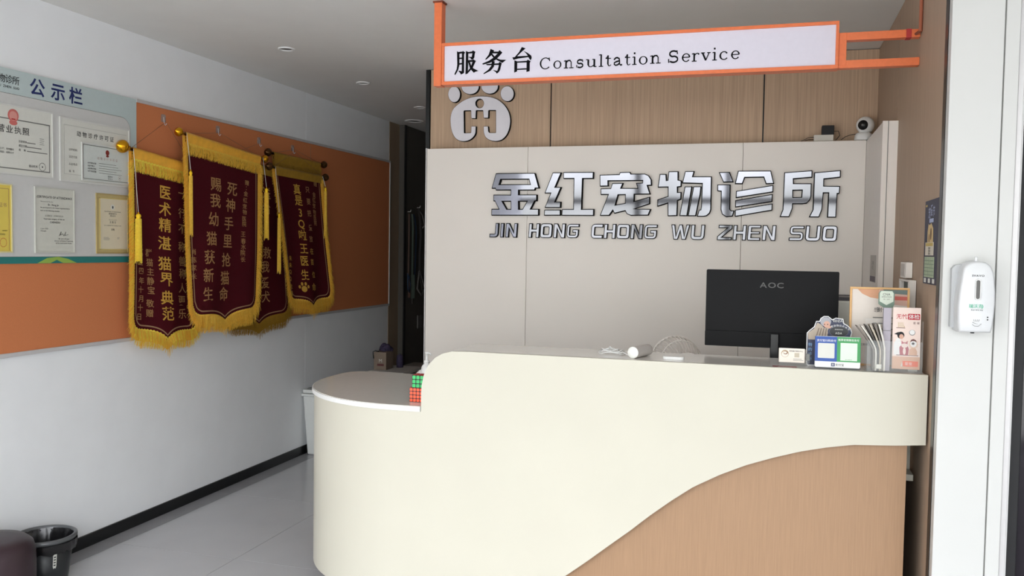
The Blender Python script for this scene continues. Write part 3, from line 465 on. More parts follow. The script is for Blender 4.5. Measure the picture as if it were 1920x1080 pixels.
    for colm in D['T']:
        b = MB()
        for ch, u, v, size in colm:
            vs_, fs, _ = glyph(ch, .012 if size > .05 else .008); m = GTEXTB if key == '4' and u < .6 or key == '1' and .3 < u < .75 else GTEXT
            S_ = size*1.06; sx_ = 1.22; xs = [q[0] for q in vs_]; cx = (min(xs)+max(xs))/2; ys_ = [q[1] for q in vs_]; cy = (min(ys_)+max(ys_))/2
            b.add([K.p(u+(q[0]-cx)*S_*sx_/W, v-(q[1]-cy)*S_/H, .0045) for q in vs_], fs, m)
        b.build('lettering', t)
    b = MB()
    if key == '4':
        for (du, dv, ru, rv) in ((0, .012, .055, .026), (-.085, -.006, .022, .014), (-.034, -.030, .022, .015), (.034, -.030, .022, .015), (.085, -.006, .022, .014)):
            n = 16; P = [K.p(.334+du+ru*math.cos(2*PI*i/n), .943+dv+rv*math.sin(2*PI*i/n), .0045) for i in range(n)]; b.add(P, [tuple(range(n))], GTEXTB)
    if b.v: b.build('paw_print', t)
    return t
GOLDO = mat('orange_gold_fringe', (255, 202, 80), .6, var=.15, scale=90)
GB = mat('shaded_finial', (90, 60, 30), .25, metal=.7)  # finials and rods lying in shadow; that shade is put into the colour
pennant('5', 'pennant almost hidden behind the rightmost one, only its olive sleeve and rod showing', GB, GB, OLIVE, True, .9, .8, (OLIVE, OLIVE), .002, (), (-3.385, 5.72, 2.315), fl=.6)
pennant('3', 'pennant mostly hidden between its neighbours, ending in the characters 爱犬', GB, GB, OLIVE, False, .9, 2.0, (OLIVE, OLIVE), .004, (), (-3.385, 5.272, 2.31))
pennant('1', 'leftmost maroon pennant, hanging lowest, with a gold finial in front of the permits', BRASS, BRASS, GOLDS, True, 1.15, 0.5, (GOLD, GOLDS), .008, ((-.02, .36, .64, .017), (.985, .10, .5, .014)), (-3.385, 4.289, 2.31))
pennant('2', 'second pennant from the left, the highest one, overlapping the leftmost pennant', BRASS, BRASS, GOLDS, True, .85, 3.6, (GOLDO, GOLD2), .010, ((-.015, .2, .57, .011), (1.035, .2, .54, .015)), (-3.385, 4.808, 2.315))
pennant('4', 'rightmost pennant, with a gold paw print below the middle column of characters', GB, GB, OLIVE, False, .9, 1.2, (GOLDO, GOLD2), .010, ((-.01, .35, .80, .012), (1.01, .08, .5, .010)), (-3.385, 5.713, 2.30))
for (y, z), n_ in zip(((4.289, 2.331), (4.808, 2.337), (5.273, 2.324), (5.713, 2.323)), ('above the leftmost pennant', 'above the tallest pennant', 'second from the right', 'the rightmost one')):
    b = MB(); b.poly(LW, [rr(y-.02, y+.02, z-.022, z+.024, .01)], -.0035, -.001, mat('clear_hook_plate', (190, 170, 160), .15, alpha=.45, spec=.8)); hk = b.build('adhesive_hook', label='small clear hook on the orange board, '+n_, cat='hook', group='adhesive hooks on the orange board')
    b = MB(); b.tube([LW.p(y, z+.008, 0), LW.p(y, z-.03, .004), LW.p(y, z-.04, .012), LW.p(y, z-.03, .02)], .002, ALU, 6); b.build('wire_hook', hk)

# ================================================================ OVERHEAD SIGN
t = thing('overhead_sign', 'long white lightbox sign in an orange frame hanging above the desk', 'sign', (-.63, 3.91, 2.37))
b = MB(); b.box(-1.505, .24, 3.884, 3.936, 2.388, 2.56, SIGNW); b.build('face', t)
for q in ((-1.515, .25, 2.374, 2.390), (-1.515, .25, 2.556, 2.570), (-1.515, -1.503, 2.39, 2.556), (.238, .25, 2.39, 2.556)):
    b = MB(); b.box(q[0], q[1], 3.876, 3.94, q[2], q[3], PAINT); b.build('frame_bar', t, bevel=.001)
F = BW(3.8835); SINK = mat('sign_ink', (16, 16, 20), .8, spec=.1)
for i0, i1 in ((0, 9), (9, 14), (14, 20)):
    b = MB()
    for k, l in enumerate(SIGNCN[i0:i1]): b.poly(F, [inset(l, -.0013)], 0, .0008+.00025*k, SINK)
    b.build('printed_character', t)

# serif capitals and small letters drawn as pen strokes on an x-height of 1
def arc(cx, cy, rx, ry, a0, a1, n=14): return [(cx+rx*math.cos(math.radians(a0+(a1-a0)*i/n)), cy+ry*math.sin(math.radians(a0+(a1-a0)*i/n))) for i in range(n+1)]
T, t_ = .20, .115
LET = {'C': (1.35, 1.45, [(T, t_, arc(.68, .72, .6, .68, 45, 320, 22)), (t_, t_, [(1.12, 1.42), (1.2, .98)])]),
 'o': (1, 1, [(T, .1, arc(.5, .5, .42, .46, 0, 360, 24))]),
 'n': (1.2, 1, [(T, T, [(.28, 0), (.28, .95)]), (t_, t_, [(.02, .88), (.3, .95)]), (.1, T, [(.32, .72), (.5, .93), (.72, .94), (.88, .75), (.9, 0)]), (t_, t_, [(.02, .03), (.52, .03)]), (t_, t_, [(.66, .03), (1.18, .03)])]),
 's': (.85, 1, [(.12, T, arc(.42, .72, .3, .24, 40, 250, 14)+arc(.42, .27, .34, .25, 80, -140, 14)), (t_, t_, [(.7, 1.0), (.74, .68)]), (t_, t_, [(.06, .02), (.04, .34)])]),
 'u': (1.25, 1, [(t_, t_, [(.02, .93), (.28, .93)]), (T, .1, [(.28, .95), (.28, .3), (.4, .06), (.65, .05), (.92, .25)]), (T, T, [(.96, .95), (.96, .03)]), (t_, t_, [(.72, .93), (.98, .93)]), (t_, t_, [(.96, .03), (1.22, .05)])]),
 'l': (.6, 1.5, [(T, T, [(.32, 0), (.32, 1.48)]), (t_, t_, [(.04, 1.42), (.34, 1.48)]), (t_, t_, [(.02, .03), (.6, .03)])]),
 't': (.75, 1.3, [(T, .1, [(.34, 1.32), (.32, .3), (.42, .05), (.6, .03), (.76, .16)]), (t_, t_, [(.02, .93), (.74, .93)]), (t_, t_, [(.02, .93), (.36, 1.25)])]),
 'a': (1.1, 1, [(.12, T, [(.12, .72), (.25, .9), (.45, .95), (.68, .85), (.74, .6), (.76, .15), (.88, .04), (1.06, .08)]), (.1, T, [(.74, .55), (.4, .48), (.14, .35), (.12, .14), (.3, .03), (.55, .08), (.74, .28)]), (.2, .2, [(.12, .68), (.14, .74)])]),
 'i': (.6, 1.45, [(T, T, [(.32, 0), (.32, .95)]), (t_, t_, [(.04, .89), (.34, .95)]), (t_, t_, [(.02, .03), (.6, .03)]), (.22, .22, [(.20, 1.37), (.42, 1.37)])]),
 'S': (1.05, 1.45, [(.13, T, arc(.52, 1.05, .38, .34, 40, 255, 14)+arc(.52, .40, .42, .36, 80, -145, 14)), (t_, t_, [(.86, 1.44), (.92, 1.0)]), (t_, t_, [(.06, .0), (.03, .46)])]),
 'e': (1, 1, [(T, t_, arc(.5, .5, .42, .46, 5, 325, 20)), (t_, t_, [(.1, .54), (.92, .54)])]),
 'r': (.95, 1, [(T, T, [(.3, 0), (.3, .95)]), (t_, t_, [(.02, .88), (.32, .95)]), (.1, .12, [(.32, .68), (.5, .9), (.7, .95), (.88, .88)]), (.18, .18, [(.74, .86), (.90, .86)]), (t_, t_, [(.02, .03), (.6, .03)])]),
 'v': (1.15, 1, [(T, T, [(.2, .92), (.58, .04)]), (t_, t_, [(.58, .04), (.95, .92)]), (t_, t_, [(.0, .93), (.46, .93)]), (t_, t_, [(.72, .93), (1.14, .93)])]),
 'c': (.95, 1, [(T, t_, arc(.5, .5, .42, .46, 50, 325, 18)), (.18, .18, [(.70, .84), (.86, .8)])])}
def pen(b, F, strokes, x0, z0, k, kx, c, m):
    for w0, w1, L in strokes:
        n = len(L); P = []; c += .0002
        for i, (x, y) in enumerate(L):
            d = Vector((L[min(i+1, n-1)][0]-L[max(i-1, 0)][0], L[min(i+1, n-1)][1]-L[max(i-1, 0)][1])); d.normalize()
            closed = n > 20 and (Vector(L[0])-Vector(L[-1])).length < .01
            wv = w0+(w1-w0)*(abs(d.x)) if n > 2 else (w0+w1)/2      # broad on uprights, thin on level strokes
            nx, ny = -d.y*wv/2, d.x*wv/2
            P += [F.p(x0+(x+nx)*kx, z0+(y+ny)*k, c), F.p(x0+(x-nx)*kx, z0+(y-ny)*k, c)]
        b.add(P, [(2*i, 2*i+1, 2*i+3, 2*i+2) for i in range(n-1)], m)
for word in (SIGNEN[:12], SIGNEN[12:]):
    b = MB()
    for c_, x0, x1, z0 in word:
        wd, _, sk = LET[c_]; pen(b, F, sk, x0, z0, .0365, (x1-x0)/wd, .001, SINK)
    b.build('printed_word', t)
b = MB(); b.box(-1.556, -1.518, 3.88, 3.93, 2.371, 2.765, PAINT); b.box(-1.562, -1.512, 3.875, 3.935, 2.762, 2.77, RUST); b.build('hanging_post', t, bevel=.001)
b = MB(); b.box(.25, .281, 3.885, 3.93, 2.388, 2.522, PAINT); b.build('bracket_upright', t, bevel=.001)
for z in (2.376, 2.490):
    b = MB(); b.box(.281 if z > 2.4 else .25, XR-.001, 3.887, 3.928, z, z+.032, PAINT); b.build('bracket_arm', t, bevel=.001)
b = MB(); b.box(.508, .528, 3.885, 3.93, 2.488, 2.524, RED); b.build('red_tape', t, label='red tape band')
b = MB(); b.tube([(XR-.008, 3.84, 2.50), (XR-.008, 3.84, 2.768)], .007, mat('pink_conduit', (196, 120, 92), .6), 8); b.tube([(XR-.02, 3.9, 2.502), (XR-.008, 3.84, 2.502)], .006, RUST, 8); b.build('cable_conduit', t)

# ================================================================ PAW EMBLEM AND RAISED LETTERS
def soften(L, r=.004):
    O = []; n = len(L)
    for i in range(n):
        q = Vector(L[i]); a = Vector(L[i-1])-q; c = Vector(L[(i+1) % n])-q; m = .46*min(a.length, c.length)
        k = m if a.angle(c) > 2.2 else min(r, m); a.normalize(); c.normalize()
        O += [tuple((q+a*k)*(1-t)**2+q*2*t*(1-t)+(q+c*k)*t*t) for t in (0, .33, .67, 1)]
    return O
t = thing('paw_emblem', 'white raised paw-shaped emblem with cut-out letters on the wood panel under the sign', 'emblem', (-1.81, 5.32, 2.27))
for i, loops in enumerate(PAW):
    loops = [soften(l) for l in loops]; F = BW(5.32); b = MB(); b.poly(F, loops, -.019, .003, EDGE); p = b.build('pad_body' if i == 0 else 'toe_body', t)
    b = MB(); b.poly(F, [inset(l, .0025 if j == 0 else -.0025) for j, l in enumerate(loops)], .0032, .0065, LOGOF); b.build('white_face', p)
ORD = ('金', 'first'), ('红', 'second'), ('宠', 'third'), ('物', 'fourth'), ('诊', 'fifth'), ('所', 'last')
for ch, o_ in ORD:
    F = BW(5.2); b = MB()
    for g in GLYPH[ch]: b.poly(F, g, .0005, .024, EDGE)
    p = b.build('raised_character', label='large mirror-faced character %s, %s in the row on the white back panel' % (ch, o_), cat='letter', group='large characters on the back panel')
    b = MB()
    for g in GLYPH[ch]: b.poly(F, [inset(l, .0048 if j == 0 else -.0048) for j, l in enumerate(g)], .0242, .028, MIRROR)
    b.build('mirror_face', p)
def thick(L, w_, closed=False):
    n = len(L); O, I = [], []
    for i in range(n):
        q = Vector(L[i]); p = Vector(L[i-1]) if (i or closed) else None; r = Vector(L[(i+1) % n]) if (i < n-1 or closed) else None
        a = (q-p).normalized() if p is not None else (r-q).normalized(); c = (r-q).normalized() if r is not None else a
        na, nc = Vector((-a.y, a.x)), Vector((-c.y, c.x)); m = (na+nc).normalized(); k = w_/2/max(.5, m.dot(na)); O.append(tuple(q+m*k)); I.append(tuple(q-m*k))
    return [O, I] if closed else [O+I[::-1]]
def rp(L, r, closed=False):
    O = []; n = len(L)
    for i in range(n):
        if not closed and i in (0, n-1): O.append(L[i]); continue
        q = Vector(L[i]); a = (Vector(L[i-1])-q).normalized(); c = (Vector(L[(i+1) % n])-q).normalized()
        O += [tuple((q+a*r)*(1-t)**2+q*2*t*(1-t)+(q+c*r)*t*t) for t in (0, .25, .5, .75, 1)]
    return O
def pin(c, w, h):
    s = .022; x0, x1, y0, y1 = s/2, w-s/2, s/2, h-s/2; r = .014
    if c == 'I': return [[(w/2-s/2, 0), (w/2+s/2, 0), (w/2+s/2, h), (w/2-s/2, h)]]
    if c == 'J': return thick(rp([(0, y0), (x1, y0), (x1, h)], r), s)
    if c == 'N': return [[(0, 0), (s, 0), (s, h*.62), (w-s*1.05, 0), (w, 0), (w, h), (w-s, h), (w-s, h*.38), (s*1.05, h), (0, h)]]
    if c == 'H': return [[(0, 0), (s, 0), (s, h*.38), (w-s, h*.38), (w-s, 0), (w, 0), (w, h), (w-s, h), (w-s, h*.62), (s, h*.62), (s, h), (0, h)]]
    if c == 'O': return [rp([(0, 0), (w, 0), (w, h), (0, h)], .020, True), rp([(s, s), (w-s, s), (w-s, h-s), (s, h-s)], .005, True)]
    if c == 'G': return thick(rp([(w, y1), (x0, y1), (x0, y0), (x1, y0), (x1, h*.5)], r)+[(w*.48, h*.5)], s*.85)
    if c == 'C': return thick(rp([(w, y1), (x0, y1), (x0, y0), (w, y0)], r), s)
    if c == 'W': return [[(0, h), (w*.18, 0), (w*.40, 0), (w*.5, h*.55), (w*.60, 0), (w*.82, 0), (w, h), (w-s, h), (w*.73, h*.25), (w*.60, h), (w*.42, h), (w*.29, h*.25), (s, h)]]
    if c == 'U': return thick(rp([(x0, h), (x0, y0), (x1, y0), (x1, h)], r), s)
    if c == 'Z': return [[(0, 0), (w, 0), (w, s*.85), (s*1.35, s*.85), (w, h-s), (w, h), (.004, h), (.004, h-s*.85), (w-s*1.4, h-s*.85), (0, s)]]
    if c == 'E': return [[(.006, 0), (w, 0), (w, s*.8), (s, s*.8), (s, h/2-s*.35), (w*.95, h/2-s*.35), (w*.95, h/2+s*.35), (s, h/2+s*.35), (s, h-s*.8), (w, h-s*.8), (w, h), (.006, h), (0, h-.006), (0, .006)]]
    if c == 'S': return thick(rp([(0, y0), (x1, y0), (x1, h/2), (x0, h/2), (x0, y1), (w, y1)], r*.8), s*.82)
pos = {'JIN': 'first', 'HONG': 'second', 'CHONG': 'third', 'WU': 'fourth', 'ZHEN': 'fifth', 'SUO': 'last'}; nth = ('first', 'second', 'third', 'fourth', 'fifth'); cnt = {}
for wd, c_, x0, x1 in PINYIN:
    k = cnt.get(wd, 0); cnt[wd] = k+1; z0 = 1.6755-(x0+1.69)*.0015; h = .089; w_ = x1-x0; F = BW(5.2)
    sh = lambda l: [(x0+x+(y-h/2)*.06, z0+y) for x, y in l]
    b = MB(); L = [sh(l) for l in pin(c_, w_, h)]; b.poly(F, L, .0005, .016, EDGE)
    p = b.build('raised_letter', label='mirror-faced capital %s, %s letter of the %s word %s on the back panel' % (c_, nth[k], pos[wd], wd), cat='letter', group='small capital letters on the back panel')
    A_ = [sum(l[i][0]*l[(i+1) % len(l)][1]-l[(i+1) % len(l)][0]*l[i][1] for i in range(len(l))) for l in L]
    big = max(range(len(L)), key=lambda i: abs(A_[i]))
    b = MB(); b.poly(F, [inset(l, .0045 if j == big else -.0045) for j, l in enumerate(L)], .0162, .019, MIRROR); b.build('mirror_face', p)

# ================================================================ CEILING LIGHTS
for x, y, r, n_ in ((-2.78, 4.595, .05, 'nearest'), (-2.806, 5.661, .05, 'second'), (-2.822, 6.737, .05, 'third'), (-3.172, 7.44, .085, 'wider, farthest')):
    b = MB(); F = Frame((x, y, ZC), (1, 0, 0), (0, 0, 1))
    b.lathe([(r, -.0005), (r, -.006), (r*.9, -.009), (r*.74, -.007), (r*.70, -.001)], (x, y, ZC), WHITE, 32, F)
    p = b.build('ceiling_light', label='%s round recessed ceiling light, unlit, above the left aisle' % n_, cat='ceiling light', group='recessed ceiling lights')
    b = MB(); b.lathe([(r*.72, -.0015), (0, -.0016)], (x, y, ZC), mat('unlit_lens', (66, 62, 58), .4), 24, F); b.build('lens', p)

# ================================================================ RECEPTION DESK
t = thing('reception_desk', 'large cream reception desk with rounded left end and wood wave on its front', 'desk', (-.8, 3.8, 0))
YF = 3.39; cx, cy, R = -1.55, 4.0, .61
path = [(.555, YF)]
WV = [(.56, .92), (.45, .910), (.312, .902), (.22, .885), (.127, .862), (.032, .831), (-.064, .795), (-.161, .749), (-.261, .692), (-.341, .632), (-.423, .565), (-.505, .492), (-.589, .422), (-.675, .349), (-.761, .28), (-.86, .21), (-.97, .155), (-1.1, .115), (-1.25, .097), (-1.39, .095), (-3, .095)]
CU = [(-1.4, .985), (-1.398, 1.02), (-1.39, 1.061), (-1.371, 1.105), (-1.34, 1.14), (-1.305, 1.16), (-1.262, 1.171), (-1.186, 1.173), (.56, 1.173)]
def itp(T_, x, rev=False):
    T_ = sorted(T_)
    for (a, fa), (c, fc) in zip(T_, T_[1:]):
        if a <= x <= c: return fa+(fc-fa)*(x-a)/(c-a+1e-12)
    return T_[0][1] if x < T_[0][0] else T_[-1][1]
xs = sorted({.555-.02*i for i in range(98)} | {p[0] for p in CU if -1.4 < p[0] < .555}, reverse=True); xs = [x for x in xs if x > -1.3995]
cols = [(x, YF, itp(WV, x), itp(CU, x)) for x in xs]+[(-1.4, YF, .095, .985), (-1.4, YF, .095, .908)]
cols += [(-1.4-.03*i, YF, .095, .908) for i in range(1, 6)]
cols += [(cx-R*math.sin(a*PI/2/36), cy-R*math.cos(a*PI/2/36), .095, .908) for a in range(37)]
cols += [(cx-R, cy+.04, .095, .908), (cx-R, cy+.12, .095, .908)]+[(cx-R+.1*(1-math.cos(a*PI/16)), cy+.12+.13*math.sin(a*PI/16), .095, .908) for a in range(1, 9)]+[(-1.95, cy+.25, .095, .908)]
b = MB(); n = len(cols); TH = .022
def nrm(i):
    a = cols[max(0, i-1)]; c = cols[min(n-1, i+1)]; d = Vector((c[0]-a[0], c[1]-a[1])); d = d.normalized() if d.length > 1e-6 else Vector((-1, 0)); return Vector((d.y, -d.x))*-1*-1
fr, bk = [], []
for i, (x, y, z0, z1) in enumerate(cols):
    N = nrm(i); inn = Vector((x, y))-Vector((N.x, N.y))*TH*(1 if N.dot(Vector((x, y))-Vector((-.8, 3.9))) > 0 else -1)
    if y <= YF+1e-6 and x > -1.5: inn = Vector((x, y+TH))
    fr += [(x, y, z0), (x, y, z1)]; bk += [(inn.x, inn.y, z0), (inn.x, inn.y, z1)]
b.add(fr, [(2*i, 2*i+1, 2*i+3, 2*i+2) for i in range(n-1) if abs(cols[i][0]-cols[i+1][0])+abs(cols[i][1]-cols[i+1][1]) > 1e-6], CREAM, True)
b.add(bk, [(2*i, 2*i+2, 2*i+3, 2*i+1) for i in range(n-1) if abs(cols[i][0]-cols[i+1][0])+abs(cols[i][1]-cols[i+1][1]) > 1e-6], CREAM, True)
b.add(fr+bk, [(2*i+1, 2*n+2*i+1, 2*n+2*i+3, 2*i+3) for i in range(n-1)]+[(2*i, 2*i+2, 2*n+2*i+2, 2*n+2*i) for i in range(n-1)]+[(0, 2*n, 2*n+1, 1), (2*n-2, 2*n-1, 4*n-1, 4*n-2)], CREAM)
b.build('front_panel', t)
b = MB(); b.box(-1.38, .5, 3.432, 3.452, 0.0, .93, DWOOD); b.build('wood_panel', t, label='wood veneer lower front')
b = MB(); b.box(-1.25, .495, 3.455, 3.475, 0, 1.12, BLACKM); b.box(.48, .5, 3.475, 4.2, 0, .75, BLACKM); b.build('carcass', t)
b = MB(); b.poly(W0, [[(.5, 3.5), (-1.5, 3.5), (-1.85, 3.62), (-2.04, 3.86), (-2.08, 4.1), (-1.9, 4.2), (.5, 4.2)]], 0, .0945, BLACKM); b.build('plinth', t)
# low counter
ov = .010
def plan(o):
    L = [(-1.402, YF-o), (cx, YF-o)]+[(cx-(R+o)*math.sin(a*PI/48), cy-(R+o)*math.cos(a*PI/48)) for a in range(1, 25)]
    L += [(cx-R-o, cy+.12)]+[(cx-R-o+(.1+o)*(1-math.cos(a*PI/16)), cy+.12+(.13+o)*math.sin(a*PI/16)) for a in range(1, 9)]
    return L+[(-1.2, cy+.25+o), (-1.2, YF+.04), (-1.402, YF+.04)]
b = MB(); b.poly(W0, [plan(ov)], .909, .9285, WHITE); b.build('counter_edge', t, bevel=.002)
b = MB(); b.poly(W0, [plan(.004)], .9287, .931, COUNTER); b.build('low_counter', t, label='grey polished counter top')
# high ledge
b = MB(); b.box(-1.27, .55, YF+.021, 3.72, 1.150, 1.1712, COUNTER); b.build('high_ledge', t, bevel=.002)
b = MB(); b.box(-1.27, .55, 3.695, 3.715, .76, 1.149, CREAM); b.box(-1.27, -1.25, 3.43, 3.695, .932, 1.149, CREAM); b.build('riser', t)
b = MB(); b.box(-1.2, .55, 3.60, 4.28, .735, .76, CREAM); b.build('work_top', t, bevel=.002)
b = MB(); b.box(-1.2, -1.18, 3.75, 4.25, 0, .735, CREAM); b.box(.46, .48, 3.75, 4.25, 0, .735, CREAM); b.build('side_panel', t)

# ================================================================ THINGS ON THE DESK
ZL = 1.1715
def cube(name, label, x, y, z, s, n, fc, tcol, rot=0):
    F = Frame((x, y, z), (math.cos(rot), math.sin(rot), 0), (0, 0, 1)); b = MB(); b.fbox(F, 0, s, 0, s, -s, 0, BLACK); o = b.build(name, label=label, cat='puzzle cube', bevel=.001)
    g = s/n
    for i in range(n):
        for j in range(n):
            b = MB(); b.poly(F, [rr(i*g+g*.1, i*g+g*.9, j*g+g*.1, j*g+g*.9, g*.14, n=3)], .0, .0012, fc); b.build('sticker', o)
    G = Frame(F.p(0, s, 0), F.ex, -F.en)
    for i in range(n):
        for j in range(n):
            b = MB(); b.poly(G, [rr(i*g+g*.1, i*g+g*.9, j*g+g*.1, j*g+g*.9, g*.14, n=3)], -.0002, .0012, tcol); b.build('top_sticker', o)
cube('puzzle_cube', 'orange-red puzzle cube on the low counter, under the green one', -1.489, 3.475, .9312, .062, 4, mat('orange_sticker', (255, 96, 60), .3), RED)
cube('puzzle_cube', 'green puzzle cube stacked on top of the orange-red cube', -1.478, 3.475, .9936, .055, 3, mat('green_sticker', (58, 190, 104), .3), RED)
# pump bottle and soap dome behind the cubes
q = (-1.615, 3.98, .9315); b = MB(); F = Frame(q, (1, 0, 0), (0, 0, 1))
b.lathe([(0, 0), (.026, 0), (.028, .004), (.028, .075), (.022, .09), (.012, .096), (.012, .104), (0, .104)], q, WHITE, 24, F)
o = b.build('pump_bottle', label='white pump bottle standing behind the rounded shoulder of the desk', cat='bottle')
b = MB(); b.lathe([(0, .104), (.014, .104), (.014, .114), (.006, .116), (.005, .146), (.010, .148), (.010, .156), (0, .158)], q, WHITE, 16, F); b.tube([(q[0], q[1], q[2]+.152), (q[0]+.022, q[1]-.008, q[2]+.150), (q[0]+.026, q[1]-.01, q[2]+.142)], .0035, WHITE, 8); b.build('pump_head', o)
q = (-1.70, 4.17, .9315); b = MB(); b.lathe([(0, 0), (.050, 0), (.052, .008), (.046, .022), (.034, .034), (.018, .042), (0, .044)], q, WHITE, 32, Frame(q, (1, 0, 0), (0, 0, 1)))
b.build('round_lidded_tub', label='low white domed tub just above and behind the green cube', cat='tub')
# monitor
MONB = mat('monitor_plastic', (15, 15, 17), .55, spec=.2)
t = thing('computer_monitor', 'black computer monitor seen from behind, standing behind the high ledge', 'monitor', (.03, 3.87, .76))
F = BW(3.85)
b = MB(); b.poly(F, [rr(-.262, .279, 1.198, 1.528, .006)], -.02, 0, MONB); b.build('back_cover', t, bevel=.003)
b = MB(); b.fbox(F, -.26, .277, 1.20, 1.528, -.026, -.0205, mat('silver_bezel', (120, 122, 122), .4)); b.build('screen', t)
b = MB(); b.poly(F, [rr(-.262, .279, 1.199, 1.264, .004)], .0005, .014, MONB); b.build('lower_housing', t, bevel=.004)
b = MB(); b.text(F, 'AOC', .012, 1.466, .0008, .032, mat('faint_logo', (22, 19, 20), .15), sx=1.3, bold=.015); b.build('maker_logo', t)
b = MB(); b.box(.010, .046, 3.818, 3.836, .775, 1.262, BLACK); b.box(.018, .036, 3.835, 3.849, 1.2, 1.26, BLACK); b.build('stand_column', t, bevel=.004)
b = MB(); b.poly(W0, [rr(-.09, .145, 3.77, 3.94, .03)], .7602, .775, BLACK); b.build('stand_base', t, bevel=.003)
# white cable coil
b = MB()
for k in range(4):
    rx, ry = .055-.006*k, .035-.004*k; ox, oy = random.uniform(-.01, .01), random.uniform(-.006, .006)
    b.tube([(-.63+ox+rx*math.cos(2*PI*i/28), 3.60+oy+ry*math.sin(2*PI*i/28), ZL+.004+.004*k+.004*math.sin(3*2*PI*i/28+k)) for i in range(29)], .0022, WHITE, 6)
b.tube([(-.60, 3.575, ZL+.006), (-.57, 3.55, ZL+.012), (-.545, 3.53, ZL+.003), (-.53, 3.54, ZL+.003)], .0022, WHITE, 6)
b.tube([(-.645, 3.62, ZL+.012), (-.635, 3.60, ZL+.028), (-.62, 3.59, ZL+.018)], .0022, WHITE, 6)
b.build('coiled_cable', label='thin white cable coiled loosely on the high ledge', cat='cable')
# roller-shaped scanner
d = Vector((-.30, -1, 0)).normalized(); p0 = Vector((-.517, 3.455, ZL+.0235)); p1 = p0-d*.15
F = Frame(p1, Vector((0, 0, 1)).cross(d), d); b = MB(); b.lathe([(0, 0), (.018, .001), (.023, .006), (.0235, .02), (.0235, .147)], p1, mat('satin_silver', (196, 190, 184), .35), 28, F)
o = b.build('handheld_cylinder', label='short silver-white cylinder with white end cap lying beside the cable', cat='device')
b = MB(); b.lathe([(.0235, .147), (.022, .151), (0, .1525)], p1, mat('bright_cap', (246, 246, 240), .3), 28, F); b.build('end_cap', o)
b = MB(); b.poly(W0, [rr(-.402, -.318, 3.485, 3.515, .0149, n=10)], ZL, ZL+.011, WHITE); b.build('white_pebble', label='small flat white rounded bar lying in front of the slatted chair', cat='device', bevel=.004)
# slatted chair behind
CH = mat('chair_plastic', (238, 232, 224), .4)
t = thing('slatted_chair', 'white chair whose arched slatted back shows above the ledge', 'chair', (-.42, 4.62, 0))
def arch(a, s):   # a from 0 (left foot) to pi (right foot) over the arch, s 0 front hoop .. 1 rear hoop
    cx_, cz_, rx_, rz_, y_ = -.372-.085*s, .975+.02*s, .092+.045*s, .132+.035*s, 4.30+.26*s
    return Vector((cx_-rx_*math.cos(a), y_, cz_+rz_*math.sin(a)+.02*math.sin(PI*s)))
for s_, r_ in ((0, .0042), (.5, .004), (1, .006)):
    b = MB(); b.tube([arch(PI*i/32, s_) for i in range(33)], r_, CH, 8); b.build('back_hoop', t)
for k in range(21):
    a_ = PI*(k+.5)/21; b = MB(); b.tube([arch(a_, i/6) for i in range(7)], .0032, CH, 6); b.build('slat', t)
b = MB(); b.poly(W0, [rr(-.64, -.21, 4.4, 4.82, .08)], .44, .47, CH); b.build('seat', t, bevel=.008)
for x, y in ((-.6, 4.44), (-.25, 4.44), (-.6, 4.78), (-.25, 4.78)):
    b = MB(); b.tube([(x, y, .44), (x*1.0+(.02 if x > -.4 else -.02), y, 0)], [.016, .011], CH, 10); b.build('leg', t)
b = MB(); b.tube([(-.61, 4.6, .46), arch(0, 1)], .012, CH, 8); b.tube([(-.24, 4.6, .46), arch(PI, 1)], .012, CH, 8); b.tube([(-.46, 4.42, .46), arch(0, 0)], .008, CH, 8); b.tube([(-.28, 4.42, .46), arch(PI, 0)], .008, CH, 8); b.build('back_support', t)
# small card in a stand
t = thing('card_stand', 'small white printed card in a clear stand left of the payment sign', 'card stand', (.09, 3.5, ZL))
F = Frame((0, 3.49, 0), (1, 0, 0), (0, .12, 1)); b = MB(); b.fbox(Frame((.043, 3.487, ZL+.012), (1, .02, 0), (0, .12, 1)), 0, .094, 0, .054, 0, .0015, mat('card_stock', (236, 226, 214), .5)); b.build('card', t)
F = Frame((.043, 3.487, ZL+.012), (1, .02, 0), (0, .12, 1)); b = MB()
b.ell(F, .022, .033, .014, .014, .0016, .0018, mat('sepia', (176, 150, 120), .6)); b.ell(F, .022, .031, .012, .011, .0018, .002, mat('card_stock', (236, 226, 214), .5)); b.ell(F, .024, .036, .008, .006, .002, .0022, mat('sepia2', (130, 96, 70), .6)); b.ell(F, .023, .037, .006, .004, .0022, .0024, mat('card_stock', (236, 226, 214), .5))
b.text(F, '宠物医疗服务中心', .063, .0435, .0018, .0064, INK, bold=.015); b.fbox(F, .053, .09, .008, .0095, .0016, .0018, GINK); b.fbox(F, .053, .084, .013, .0145, .0016, .0018, GINK); b.fbox(F, .057, .075, .020, .037, .0016, .0018, mat('blank_square', (196, 186, 166), .6)); b.build('printing', t)
b = MB(); b.box(.045, .155, 3.492, 3.53, ZL+.0005, ZL+.012, ACRYL); b.box(.14, .158, 3.492, 3.53, ZL+.012, ZL+.05, ACRYL); b.box(.142, .156, 3.5, 3.525, ZL+.02, ZL+.045, GINK); b.build('clear_block', t, bevel=.001)
b = MB(); F = Frame((.02, 3.405, ZL), (1, 0, 0), (0, 1, 0)); b.fbox(F, 0, .088, 0, .05, 0, .0012, mat('dark_red_card', (128, 40, 46), .5)); o = b.build('red_card', label='dark red card lying flat on the ledge below the small card stand', cat='card')
b = MB(); b.text(F, '·  宠物诊所  ·', .044, .02, .0014, .013, PAPER); b.build('printing', o)
